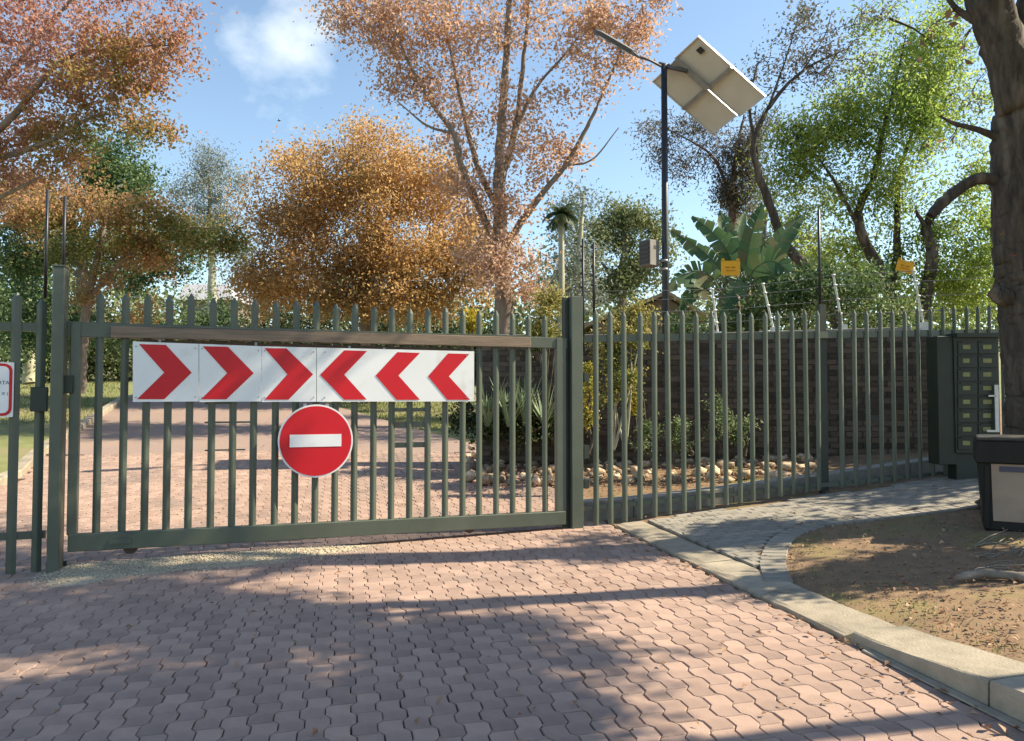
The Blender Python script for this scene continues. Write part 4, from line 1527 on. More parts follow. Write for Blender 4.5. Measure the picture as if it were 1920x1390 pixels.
# trees of the same street, out of frame to the right: they shade the road
tree('street_tree', 'dark tree beside the kerb just past the right edge, shading the road', 'tree',
     [[(6.3, 5.85, .3, .24), (6.25, 5.85, 1.8, .18), (6.0, 5.8, 3.2, .15), (5.6, 5.7, 4.8, .12), (5.2, 5.6, 6.4, .08), (4.8, 5.5, 7.6, .04)],
      [(5.6, 5.7, 4.6, .07), (4.9, 5.3, 5.6, .05), (4.5, 5.0, 6.4, .03)]],
     [(5.0, 4.9, 6.8, 1.2, 1.2, .8, 52, 20), (6.4, 3.6, 6.2, 1.2, .9, .9, 44, 20), (4.8, 3.8, 6.4, 1.1, .9, .6, 42, 20), (5.0, 3.4, 4.9, .6, .5, .4, 20, 20), (7.0, 4.6, 8.2, 1.3, 1.2, .7, 50, 20), (6.0, 2.9, 5.4, .7, .6, .4, 22, 20), (4.2, 5.6, 7.2, 1.2, .7, .6, 40, 20), (6.5, 5.85, 3.5, .9, .35, .5, 46, 20), (7.6, 6.2, 4.6, .8, .4, .5, 36, 20), (7.3, 7.3, 4.2, .5, .45, 1.0, 60, 20), (7.6, 7.5, 5.8, .6, .5, .9, 50, 20), (5.6, 5.4, 6.2, .9, .5, .6, 44, 20), (6.2, 4.2, 6.7, 1.0, .6, .6, 50, 20), (7.5, 5.4, 6.9, 1.0, .5, .5, 40, 20), (5.3, 4.3, 5.9, .9, .5, .4, 40, 20), (6.9, 3.3, 6.9, 1.0, .6, .6, 44, 20), (6.9, 4.3, 6.4, .8, .4, .4, 30, 20), (6.2, 3.4, 5.4, .7, .35, .3, 24, 20), (7.6, 4.9, 7.0, .8, .4, .4, 30, 20), (6.6, 4.9, 6.9, .7, .4, .4, 24, 20)],
     M['bark_dark'], L['street'], 0.10, 0.18, None, True, side=10, clump=11, spread=.115, dense=2.6)
tree('street_tree', 'leafy tree beside the kerb past the bottom right corner', 'tree',
     [[(7.0, 3.85, .4, .15), (6.9, 3.83, 2.0, .11), (6.6, 3.7, 4.0, .09), (5.8, 3.3, 6.0, .05)], [(6.9, 3.8, 2.2, .07), (7.2, 3.6, 3.2, .06), (7.6, 3.4, 5, .05)]],
     [(5.6, 2.8, 6.0, 1.0, .7, .6, 40, 20), (7.6, 2.5, 5.2, .7, .5, .5, 40, 20), (3.7, 3.15, 3.6, .4, .25, .14, 12, 20)],
     M['bark_dark'], L['street'], 0.10, 0.18, None, True, side=10, clump=8, spread=.14, dense=3.0)
tree('evergreen_tree', 'unseen dense evergreen past the right edge, added to shade the letterboxes and the wall', 'tree',  # unseen tree, added to put the letterboxes and the wall in shade
     [[(10.6, 9.6, .6, .3), (10.5, 9.6, 3.0, .22), (10.4, 9.6, 5.0, .12), (10.4, 9.6, 5.9, .04)], [(10.5, 9.6, 3.2, .1), (9.2, 10.2, 5, .05)]],
     [(10.5, 9.4, 4.9, 1.5, 1.4, 1.3, 150, 18), (9.6, 10.4, 4.0, 1.2, 1.2, 1.2, 80, 18), (9.3, 9.0, 4.2, 1.1, .9, 1.2, 80, 18), (10.6, 11.0, 4.6, 1.3, 1.1, 1.1, 70, 18)],
     M['bark_dark'], L['green'], 0.13, 0.28, None, True)

# red tree, top left
tree('autumn_tree', 'red and green autumn tree filling the top left corner', 'tree',
     [[(-190, 790, 13, .24), (-180, 560, 13, .2), (-150, 380, 13, .16), (-110, 200, 13, .11), (-60, 40, 13, .06)],
      [(-170, 470, 13, .1), (-80, 330, 12.8, .08), (30, 210, 12.6, .055), (120, 112, 12.5, .035), (230, 90, 12.4, .02), (330, 85, 12.4, .01)],
      [(-60, 315, 12.8, .06), (80, 270, 12.6, .04), (190, 215, 12.5, .025), (280, 235, 12.4, .012)],
      [(-130, 300, 13, .07), (-20, 180, 13, .05), (90, 50, 13, .03), (160, -30, 13, .015)],
      [(-150, 420, 13, .06), (-40, 390, 12.8, .04), (80, 330, 12.6, .02)]],
     [(40, 40, 13, 150, 90, 1.3, 110, 22), (200, 60, 12.6, 110, 75, 1.0, 75, 20), (180, 140, 12.6, 130, 55, .9, 70, 20), (295, 90, 12.4, 80, 50, .7, 42, 17), (345, 72, 12.4, 34, 18, .3, 10, 14), (360, 60, 12.4, 22, 12, .2, 5, 12), (320, 245, 12.4, 30, 14, .3, 8, 12), (330, 20, 12.5, 40, 20, .4, 10, 12), (60, 180, 12.8, 120, 80, 1.1, 80, 22),
      (210, 195, 12.5, 100, 45, .8, 52, 18), (290, 238, 12.4, 58, 25, .5, 20, 16), (40, 280, 12.7, 120, 55, 1.0, 72, 22), (120, 285, 12.6, 60, 30, .7, 22, 20), (-60, 130, 13, 110, 150, 1.2, 80, 20), (-40, 330, 12.8, 90, 60, 1, 40, 22)],
     M['bark_grey'], L['red'], 0.068, 0.17, dense=2.1, clump=2.6, spread=.13)
# amber tree below it
tree('autumn_tree', 'low amber and brown autumn tree below the red one at left', 'tree',
     [[(150, 735, 17, .13), (155, 640, 17, .11), (170, 540, 17, .09), (190, 450, 17, .06), (200, 390, 17, .03)],
      [(168, 560, 17, .05), (240, 480, 16.8, .04), (330, 430, 16.6, .025), (420, 430, 16.5, .012)],
      [(170, 520, 17, .05), (100, 450, 17, .035), (40, 400, 17, .015)]],
     [(60, 380, 17, 90, 60, .9, 45, 24), (170, 420, 17, 120, 60, 1.0, 75, 24), (290, 410, 16.7, 90, 55, .9, 65, 24), (380, 430, 16.6, 60, 42, .7, 36, 22), (430, 445, 16.5, 26, 22, .4, 10, 18), (60, 450, 17, 80, 60, .9, 34, 22), (200, 480, 16.9, 120, 45, .9, 50, 22), (310, 480, 16.8, 80, 35, .8, 26, 20), (220, 560, 17, 70, 40, .7, 22, 20)],
     M['bark_grey'], L['amber'], 0.075, 0.22, dense=3.0, spread=.2)
# green tree behind
tree('evergreen_tree', 'dark green tree standing behind the amber one at left', 'tree',
     [[(140, 730, 23, .2), (150, 560, 23, .16), (165, 400, 23, .1), (175, 280, 23, .04)], [(155, 480, 23, .08), (220, 390, 23, .05), (260, 340, 23, .02)], [(150, 520, 23, .08), (60, 440, 23, .05)]],
     [(185, 290, 23, 55, 50, 1.0, 40, 26), (215, 335, 23, 70, 50, 1.2, 55, 26), (280, 345, 23, 45, 32, .8, 22, 24), (90, 390, 23, 110, 70, 1.4, 70, 26), (40, 480, 23, 90, 80, 1.3, 60, 24), (180, 480, 23, 150, 70, 1.5, 70, 24), (320, 500, 23, 90, 60, 1.2, 46, 24), (30, 590, 22, 80, 60, 1.1, 50, 24), (150, 600, 22, 110, 45, 1.1, 50, 24), (385, 470, 23, 40, 30, .7, 14, 20)],
     M['bark_grey'], L['green'], 0.105, 0.32, dense=3.2)
# grey wispy tree
tree('gum_tree', 'pale grey green wispy tree far behind, between the amber and the orange trees', 'tree',
     [[(400, 700, 38, .3), (398, 560, 38, .22), (395, 430, 38, .14), (392, 330, 38, .06)], [(396, 450, 38, .1), (440, 400, 38, .06), (455, 370, 38, .03)]],
     [(385, 325, 38, 52, 42, 1.3, 60, 22), (425, 370, 38, 52, 48, 1.3, 60, 22), (380, 400, 38, 60, 50, 1.3, 50, 20), (430, 450, 38, 45, 50, 1.2, 36, 20), (340, 340, 38, 25, 30, .8, 14, 16)],
     M['bark_pale'], L['greyblue'], 0.14, 0.42, dense=2.8, ratio=0.3)
# orange dome
tree('autumn_tree', 'dense orange dome shaped autumn tree in the middle behind the gate', 'tree',
     [[(690, 760, 22, .24), (688, 640, 22, .2), (685, 520, 22, .15), (690, 420, 22, .09), (690, 330, 22, .04)], [(688, 600, 22, .1), (600, 500, 21.6, .07), (540, 420, 21.5, .03)], [(688, 580, 22, .1), (780, 490, 21.8, .07), (840, 400, 21.8, .03)], [(686, 500, 22, .08), (740, 400, 22, .05), (760, 320, 22, .02)]],
     [(545, 420, 21.8, 72, 85, 1.5, 100, 26), (600, 360, 22, 90, 80, 1.6, 110, 26), (690, 320, 22, 95, 62, 1.6, 95, 26), (780, 340, 22, 85, 80, 1.6, 105, 26), (840, 420, 21.8, 62, 90, 1.4, 85, 26), (690, 420, 21.2, 120, 80, 1.2, 110, 26), (510, 500, 21.7, 62, 55, 1.2, 62, 26), (610, 510, 21.3, 100, 55, 1.3, 95, 26), (740, 510, 21.3, 100, 60, 1.3, 95, 26), (850, 520, 21.5, 62, 55, 1.2, 60, 26), (560, 300, 22, 40, 25, .8, 14, 20), (760, 280, 22, 60, 22, .9, 20, 20), (480, 545, 21.6, 50, 40, 1, 40, 24), (640, 560, 21.0, 110, 36, 1, 80, 24), (780, 562, 21.0, 100, 36, 1, 80, 24), (890, 480, 21.5, 40, 60, 1, 40, 22)],
     M['bark_grey'], L['orange'], 0.092, 0.33, dense=2.9, clump=4, spread=.2)
# tall central tree
YC = 16.5
tree('autumn_tree', 'tall thin leaved pinkish brown tree with many bare grey limbs in the centre', 'tree',
     [[(948, 790, YC, .30), (948, 690, YC, .25), (944, 560, YC, .2), (938, 430, YC, .165), (938, 300, YC, .12), (946, 150, YC, .085), (955, 0, YC, .06), (960, -130, YC, .03)],
      [(938, 470, YC, .10), (905, 405, YC, .085), (868, 320, YC - .3, .07), (850, 250, YC - .5, .06), (812, 198, YC - .6, .045), (765, 115, YC - .8, .03), (735, 40, YC - 1, .012)],
      [(938, 400, YC, .08), (895, 310, YC + .3, .065), (868, 205, YC + .5, .05), (850, 120, YC + .6, .035), (828, 20, YC + .7, .015)],
      [(942, 470, YC, .10), (1000, 385, YC - .3, .07), (1060, 310, YC - .5, .055), (1100, 240, YC - .6, .045), (1135, 165, YC - .7, .03), (1180, 60, YC - .8, .012)],
      [(940, 340, YC, .085), (968, 235, YC + .2, .07), (980, 130, YC + .3, .05), (992, 0, YC + .3, .03), (1000, -100, YC, .015)],
      [(968, 240, YC, .05), (1005, 165, YC - .3, .035), (1065, 95, YC - .5, .02), (1120, 20, YC - .6, .01)],
      [(850, 250, YC - .5, .035), (800, 235, YC - .6, .025), (745, 190, YC - .8, .012)],
      [(1060, 310, YC - .5, .03), (1110, 300, YC - .5, .02), (1160, 240, YC - .5, .01)]],
     [(700, 40, YC - .8, 95, 60, .9, 62, 18), (800, 40, YC - .4, 100, 75, 1.2, 82, 19), (760, 110, YC - .7, 85, 45, .8, 42, 16), (880, 110, YC, 95, 90, 1.2, 62, 16), (960, 60, YC, 100, 90, 1.2, 56, 15), (1060, 60, YC - .4, 90, 80, 1.1, 56, 16), (1170, 50, YC - .7, 75, 65, .9, 54, 17), (1225, 30, YC - .7, 40, 55, .6, 24, 17), (1110, 160, YC - .6, 85, 55, .9, 44, 15),
      (800, 180, YC - .6, 70, 45, .7, 30, 14), (880, 240, YC, 85, 75, 1.0, 42, 14), (1010, 220, YC - .2, 85, 75, 1.0, 44, 14), (1050, 270, YC - .4, 70, 45, .8, 26, 13), (860, 330, YC, 70, 60, .9, 38, 14), (980, 330, YC, 70, 60, .9, 34, 14), (940, 410, YC - .4, 75, 60, .8, 46, 16), (910, 490, YC - .4, 70, 50, .8, 46, 17), (985, 470, YC - .3, 45, 55, .6, 30, 15), (950, 545, YC - .3, 65, 30, .6, 24, 16), (640, 25, YC - .9, 40, 40, .5, 14, 15),
      (850, -60, YC, 200, 60, 1.4, 50, 15), (1080, -60, YC, 180, 60, 1.3, 44, 15)],
     M['bark_grey'], L['pinkbrown'], 0.084, 0.23, dense=2.0, clump=5, spread=.2)
# distant olive tree, palms
tree('olive_tree', 'round olive green tree far behind, left of the lamp post', 'tree',
     [[(1165, 700, 40, .35), (1165, 590, 40, .3), (1168, 500, 40, .2), (1172, 420, 40, .08)], [(1166, 540, 40, .15), (1210, 460, 40, .08)], [(1166, 550, 40, .15), (1120, 480, 40, .06)]],
     [(1160, 415, 40, 62, 42, 1.6, 66, 22), (1205, 425, 40, 45, 45, 1.5, 54, 22), (1200, 500, 40, 55, 50, 1.5, 55, 20), (1120, 470, 40, 40, 55, 1.3, 40, 20), (1150, 530, 40, 65, 40, 1.5, 45, 20), (1240, 470, 40, 20, 60, 1, 20, 18)],
     M['bark_grey'], L['olive'], 0.18, 0.42, dense=2.6)


def frond_palm(name, label, cx, cy, by, Y, rpx, n, leaf, bark, rr=.09, droop=1.0):
    B, T = at(cx, by, Y), at(cx + 4, cy, Y)
    root = empty(name, B, label, 'tree')
    MB().tube([tuple(p) for p in catmull([tuple(B), tuple(B.lerp(T, .5) + Vector((.06, 0, 0))), tuple(T)], 5)], [rr * (1 - .03 * i) for i in range(11)], 8, wob=.1).build('trunk', bark, root)
    Rm = rpx * Y / F
    for k in range(n):
        az = 2 * math.pi * k / n + random.uniform(-.2, .2)
        el = random.uniform(-.5, 1.3)
        pts, c = [], Vector(T)
        d = Vector((math.cos(az) * math.cos(el), math.sin(az) * math.cos(el), math.sin(el)))
        for i in range(7):
            pts.append(c.copy()); c = c + d * Rm / 6; d = (d - Vector((0, 0, .22 * droop))).normalized()
        mb = MB()
        mb.tube(pts, [.02, .018, .015, .012, .01, .008, .005], 4, cap=False)
        side = Vector((-math.sin(az), math.cos(az), 0))
        for i in range(1, 7):
            for q in range(3):
                p = pts[i - 1].lerp(pts[i], q / 3)
                for s_ in (-1, 1):
                    tip = p + side * s_ * Rm * .25 * (1 - abs(i - 3) * .14) + (pts[i] - pts[i - 1]) * .7 - Vector((0, 0, .10 * Rm))
                    wv_ = (pts[i] - pts[i - 1]).normalized() * .035
                    mb.add([p - wv_, tip, p + wv_], [(0, 1, 2)])
        mb.build('frond', leaf, root)
    return root


frond_palm('palm_tree', 'thin trunked shaggy palm behind the central tree', 1048, 402, 700, 30, 42, 30, L['dark'], M['bark_pale'], .15, 1.25)

# grey shaggy tree behind the lamp post
tree('shaggy_tree', 'dull grey drooping tree behind the lamp post and solar panels', 'tree',
     [[(1378, 700, 19, .16), (1377, 560, 19, .13), (1374, 440, 19, .11), (1372, 360, 19, .09), (1385, 270, 19, .05), (1395, 215, 19, .02)],
      [(1376, 390, 19, .05), (1340, 300, 18.8, .035), (1290, 262, 18.7, .02), (1235, 235, 18.6, .01)],
      [(1380, 330, 19, .04), (1420, 270, 19, .025), (1460, 200, 19, .012)]],
     [(1270, 245, 18.7, 65, 32, .7, 46, 13), (1240, 290, 18.7, 35, 30, .5, 16, 10), (1320, 270, 18.8, 60, 35, .7, 40, 13), (1388, 300, 19, 34, 70, .6, 70, 26), (1376, 350, 19, 26, 30, .5, 34, 28), (1300, 215, 18.8, 60, 25, .6, 20, 10), (1440, 250, 19, 50, 60, .8, 30, 12)],
     M['bark_red'], L['shag'], 0.10, 0.22, dense=2.6, ratio=0.28, droop=0.25)
# bare twiggy tree
YT = 15.5
tree('bare_tree', 'nearly bare twiggy tree arching to the right above the banana plant', 'tree',
     [[(1600, 720, YT, .15), (1575, 620, YT, .13), (1520, 520, YT, .115), (1470, 450, YT, .10), (1442, 380, YT, .085), (1418, 310, YT, .07), (1415, 260, YT, .06), (1450, 190, YT, .045), (1510, 130, YT, .03), (1580, 95, YT, .015)],
      [(1420, 290, YT, .04), (1405, 200, YT, .025), (1420, 120, YT, .012)],
      [(1440, 205, YT, .03), (1470, 120, YT, .02), (1495, 40, YT, .008)],
      [(1500, 140, YT, .02), (1545, 70, YT, .012), (1560, 20, YT, .006)]],
     [(1480, 130, YT, 75, 70, .9, 110, 3), (1560, 110, YT, 80, 70, .9, 100, 4), (1420, 170, YT, 40, 70, .7, 46, 3), (1500, 60, YT, 45, 45, .6, 34, 4), (1495, 30, YT, 16, 16, .3, 5, 20), (1620, 60, YT, 50, 50, .7, 40, 4), (1800, 150, YT + 1, 50, 110, .8, 70, 3)],
     M['bark_dark'], L['twiggy'], 0.07, 0.2, twig=0.009, dense=2.2)
# bright green tree
YG = 16.5
tree('green_tree', 'bright green sunlit tree with dark crooked stems at right', 'tree',
     [[(1700, 720, YG, .2), (1690, 610, YG, .16), (1655, 520, YG, .13), (1616, 440, YG, .11), (1612, 390, YG, .09), (1640, 325, YG, .07), (1655, 250, YG, .05), (1680, 150, YG, .03), (1700, 60, YG, .01)],
      [(1672, 560, YG + .2, .09), (1682, 480, YG + .2, .085), (1682, 400, YG + .2, .07), (1688, 320, YG + .2, .05), (1720, 220, YG + .2, .03), (1750, 120, YG, .012)],
      [(1720, 640, YG - .3, .14), (1735, 560, YG - .3, .13), (1748, 475, YG - .3, .125), (1738, 425, YG - .3, .115), (1772, 372, YG - .3, .10), (1815, 345, YG - .3, .085), (1870, 330, YG - .3, .06)],
      [(1616, 440, YG, .05), (1570, 350, YG - .2, .035), (1530, 290, YG - .3, .015)],
      [(1738, 430, YG - .3, .06), (1722, 405, YG - .4, .04), (1718, 395, YG - .4, .03)]],
     [(1520, 245, YG - .2, 75, 48, .9, 60, 20), (1590, 215, YG, 70, 50, 1.0, 58, 20), (1670, 150, YG, 80, 70, 1.2, 88, 22), (1715, 95, YG, 60, 50, 1.0, 50, 20), (1750, 180, YG, 60, 75, 1.0, 66, 20), (1670, 240, YG - .2, 80, 50, 1.1, 64, 20), (1540, 305, YG, 80, 45, 1.0, 46, 18), (1680, 320, YG - .2, 55, 50, .8, 46, 22), (1590, 380, YG, 50, 50, .8, 32, 16),
      (1800, 440, YG, 55, 80, 1.0, 76, 20), (1770, 540, YG, 75, 55, 1.0, 72, 20), (1700, 430, YG + .3, 55, 60, .8, 40, 17), (1820, 320, YG, 45, 50, .8, 36, 16), (1640, 500, YG + .5, 60, 60, .9, 40, 18), (1720, 20, YG, 80, 40, 1, 30, 14), (1560, 470, YG + .6, 60, 60, .9, 40, 16), (1500, 420, YG + .8, 50, 50, .8, 24, 14), (1470, 320, YG + .6, 45, 60, .8, 26, 14), (1830, 200, YG + .4, 50, 70, .9, 34, 14), (1620, 60, YG + .4, 50, 50, .8, 22, 10), (1850, 560, YG, 60, 60, .9, 50, 20), (1850, 450, YG, 50, 70, .9, 40, 20)],
     M['bark_dark'], L['lime'], 0.094, 0.27, dense=2.4, clump=5, spread=.22, ratio=0.42)
tree('grey_green_tree', 'soft grey green tree filling the gap behind the banana plant', 'tree',
     [[(1420, 720, 26, .22), (1425, 580, 26, .17), (1430, 470, 26, .1), (1440, 380, 26, .04)], [(1425, 540, 26, .08), (1500, 450, 26, .04)], [(1424, 560, 26, .08), (1350, 480, 26, .04)]],
     [(1440, 400, 26, 60, 60, 1.2, 40, 22), (1500, 470, 26, 70, 60, 1.2, 50, 22), (1370, 480, 26, 60, 60, 1.2, 40, 22), (1580, 520, 26, 70, 55, 1.2, 46, 22), (1440, 540, 26, 100, 40, 1.3, 60, 22), (1520, 360, 26, 40, 40, .9, 18, 16)],
     M['bark_grey'], L['olive'], 0.12, 0.36, dense=2.2, clump=4, spread=.2)
tree('grey_green_tree', 'wispy grey green tree between the central tree and the olive tree', 'tree',
     [[(1085, 720, 34, .25), (1086, 560, 34, .2), (1088, 450, 34, .12), (1095, 360, 34, .05)], [(1087, 500, 34, .08), (1050, 430, 34, .04)]],
     [(1090, 380, 34, 40, 50, 1.2, 36, 18), (1060, 460, 34, 45, 55, 1.2, 36, 18), (1110, 500, 34, 45, 60, 1.2, 36, 18), (1050, 540, 34, 60, 40, 1.2, 36, 18)],
     M['bark_pale'], L['greyblue'], 0.14, 0.42, dense=2.2, clump=4, spread=.22)
# trees with pale trunk, far left
tree('pale_trunk_tree', 'slim tree with a pale straight trunk on the lawn at far left', 'tree',
     [[(55, 722, 27, .24), (54, 650, 27, .2), (52, 570, 27, .17), (50, 480, 27, .1)], [(52, 570, 27, .08), (20, 500, 27, .04)]],
     [(20, 570, 27, 60, 40, 1.0, 40, 20), (95, 590, 27, 40, 40, .9, 26, 20), (40, 500, 27, 70, 50, 1.2, 44, 20), (10, 640, 26, 40, 50, .8, 34, 18)],
     M['bark_pale'], L['sage'], 0.16, 0.36)

# hedge row and woodland far behind
for i, (px, py, Y, rx, ry, lk, lab) in enumerate((
        (60, 628, 31, 102, 76, 'green', 'green bush at the far left behind the notice'),
        (190, 628, 31, 102, 78, 'olive', 'olive bush above the lawn behind the left end of the gate'),
        (310, 608, 32, 102, 91, 'sage', 'pale green bush behind the gate under the grey wispy tree'),
        (430, 608, 31, 92, 86, 'green', 'leafy bush behind the gate left of the orange dome'),
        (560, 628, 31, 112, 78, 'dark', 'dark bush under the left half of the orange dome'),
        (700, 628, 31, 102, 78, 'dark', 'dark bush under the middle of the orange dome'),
        (820, 628, 30, 92, 81, 'green', 'leafy bush under the right half of the orange dome'),
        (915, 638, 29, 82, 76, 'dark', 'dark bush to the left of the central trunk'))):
    shrub('bush', lab, 'bush', [(px, py, Y, rx, ry, 1.0, 90, 22), (px - rx * .4, py + ry * .55, Y - .4, rx * .7, ry * .6, .8, 50, 22), (px + rx * .4, py + ry * .6, Y - .4, rx * .7, ry * .6, .8, 50, 22)], L[lk], M['bark_dark'], (px, 745, Y), 0.14, 0.38, 'bushes at the back of the garden')


def woodland():
    C = []
    for _ in range(2600):
        x = RNG.uniform(-75, 75); y = RNG.uniform(58, 72)
        z = gz(x, y) + RNG.uniform(0, 1) ** 1.2 * (7.2 + 1.8 * math.sin(x * .31) + 1.2 * math.sin(x * .83))
        C.append((x, y, z))
    C = np.array(C)
    idx = np.repeat(np.arange(len(C)), 18)
    P = C[idx] + RNG.normal(size=(len(idx), 3)) * .8
    V, T = leaf_geo(P, .55, .6)
    me = np_mesh('far_woodland', V, None, T)
    me.materials.append(L['olive'])
    tag(link('far_woodland', me), kind='stuff')


woodland()

# ------------------------------------------------------------------ planting close behind the fence
shrub('ivy_bush', 'yellow green ivy mass over the wall left of the right gate post', 'bush',
      [(1020, 600, 11.4, 36, 38, .35, 70, 22), (1040, 570, 11.4, 25, 18, .3, 26, 18), (1000, 640, 11.4, 22, 28, .3, 26, 20)], L['ivy'], M['bark_dark'], (1020, 800, 11.4), 0.05, 0.09)
shrub('ivy_bush', 'tall yellowish climbing bush on a bent stem right of the gate post', 'bush',
      [(1178, 622, 10.4, 36, 36, .35, 80, 18), (1200, 592, 10.4, 26, 30, .3, 34, 16), (1140, 672, 10.3, 28, 40, .3, 44, 16), (1170, 690, 10.3, 28, 40, .3, 36, 16), (1150, 745, 10.3, 22, 40, .25, 26, 12)], L['ivy'], M['bark_pale'], (1158, 845, 10.3), 0.05, 0.085, stems=6)
shrub('yellow_bush', 'bush with yellow flowers close to the right gate post', 'bush',
      [(1106, 720, 9.7, 12, 60, .15, 40, 18), (1104, 780, 9.7, 10, 35, .12, 18, 14)], L['yellowflower'], M['bark_dark'], (1106, 850, 9.7), 0.04, 0.05, stems=3)
shrub('yellow_bush', 'small patch of yellow flowers in front of the left end of the brick wall', 'bush',
      [(1192, 715, 10.6, 14, 38, .18, 34, 16), (1188, 770, 10.6, 12, 26, .15, 14, 12)], L['yellowflower'], M['bark_dark'], (1190, 848, 10.6), 0.04, 0.055, stems=3)
shrub('yellow_bush', 'small bright yellow shrub seen over the gate left of the central trunk', 'bush',
      [(884, 600, 20, 14, 28, .3, 40, 16)], L['yellowflower'], M['bark_dark'], (884, 740, 20), 0.09, 0.12, stems=3)
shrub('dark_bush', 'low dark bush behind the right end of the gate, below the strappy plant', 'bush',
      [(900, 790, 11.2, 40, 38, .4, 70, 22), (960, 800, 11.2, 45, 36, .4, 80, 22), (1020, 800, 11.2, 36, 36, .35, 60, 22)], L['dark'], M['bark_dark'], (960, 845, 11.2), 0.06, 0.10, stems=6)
for i, (px, py, rx, ry, lab) in enumerate(((1285, 812, 26, 32, 'small sage green plant among the rocks just right of the lamp post'),
                                           (1350, 800, 26, 42, 'taller sage green plant in front of the dark wall'),
                                           (1392, 818, 18, 30, 'small pale plant at the right end of the rock bed'),
                                           (1215, 820, 18, 24, 'little grey green plant just left of the lamp post'))):
    Yp = 10.3 if px < 1300 else 10.1
    shrub('small_plant', lab, 'plant', [(px, py, Yp, rx, ry, .18, 34, 14)], L['sage'], M['bark_dark'], (px, py + ry + 8, Yp), 0.05, 0.07, 'small plants among the rocks', stems=4, ratio=.4)
shrub('hedge', 'green hedge behind the brick wall below the bare tree', 'hedge',
      [(1490, 560, 13.2, 60, 50, .6, 70, 16), (1530, 510, 13.2, 30, 40, .4, 20, 14), (1600, 560, 13.2, 60, 60, .6, 70, 16), (1680, 590, 13, 50, 34, .5, 40, 16), (1400, 605, 13.2, 50, 26, .5, 36, 16), (1300, 608, 13.2, 60, 22, .5, 36, 16)], L['green'], M['bark_dark'], (1500, 800, 13.2), 0.08, 0.20, stems=8)


def blade_plant(name, label, px, py, Y, n, hpx, m, spread=.7):
    """a rosette of stiff strap leaves"""
    B = at(px, py, Y)
    root = empty(name, B, label, 'plant', 'strap leaved plants behind the gate')
    H = hpx * Y / F
    for k in range(n):
        az = 2 * math.pi * k / n + random.uniform(-.3, .3)
        lean = random.uniform(.15, spread)
        d = Vector((math.cos(az) * lean, math.sin(az) * lean, 1)).normalized()
        sd_ = Vector((-math.sin(az), math.cos(az), 0))
        ln = H * random.uniform(.7, 1.1)
        c = B + Vector((math.cos(az), math.sin(az), 0)) * .03
        pts = []
        for i in range(5):
            pts.append(c.copy()); c = c + d * ln / 4; d = (d + Vector((math.cos(az), math.sin(az), -.35)) * .13 * lean).normalized()
        V, fs = [], []
        for i, p in enumerate(pts):
            w_ = .026 * (1 - (i / 4) ** 1.5) + .002
            V += [p - sd_ * w_, p - d * 0 + Vector((0, 0, -.006)), p + sd_ * w_]
        for i in range(4):
            fs += [(i * 3, i * 3 + 1, i * 3 + 4, i * 3 + 3), (i * 3 + 1, i * 3 + 2, i * 3 + 5, i * 3 + 4)]
        MB().add(V, fs, True).build('blade', m, root)
    return root


blade_plant('agave', 'pale strappy plant right beside the end of the long chevron panel', 915, 800, 10.9, 24, 95, M['agave'])
blade_plant('agave', 'larger grey green strappy plant in the middle of the group behind the gate', 955, 800, 10.8, 28, 95, M['agave'], .6)
blade_plant('agave', 'bright green upright strappy plant behind the gate', 985, 795, 10.9, 20, 90, M['agave'], .4)
blade_plant('agave', 'twiggy strappy plant close to the gate right stile', 1020, 795, 11.0, 20, 80, M['agave'], .8)

# ------------------------------------------------------------------ banana plant
YN = 13.4
bb = at(1378, 690, YN)
ban = empty('banana_plant', bb, 'big dark green banana plant behind the brick wall right of the lamp post', 'plant')
for (xa, ya, xb, yb, r_) in ((1345, 690, 1352, 540, .07), (1372, 690, 1376, 520, .09), (1398, 690, 1402, 540, .08), (1415, 690, 1420, 560, .06)):
    MB().tube([tuple(p) for p in catmull([tuple(at(xa, ya, YN)), tuple(at((xa + xb) / 2 + 3, (ya + yb) / 2, YN)), tuple(at(xb, yb, YN))], 4)], [r_ * (1 - .04 * i) for i in range(9)], 8, wob=.08).build('stem', M['banana_stem'], ban)


L['banana'] = leafmat('banana_blade', [(0.035, 0.085, 0.04), (0.06, 0.125, 0.055), (0.09, 0.17, 0.075), (0.16, 0.15, 0.07)], 1.2, 0.3, 0.4, 0.5)


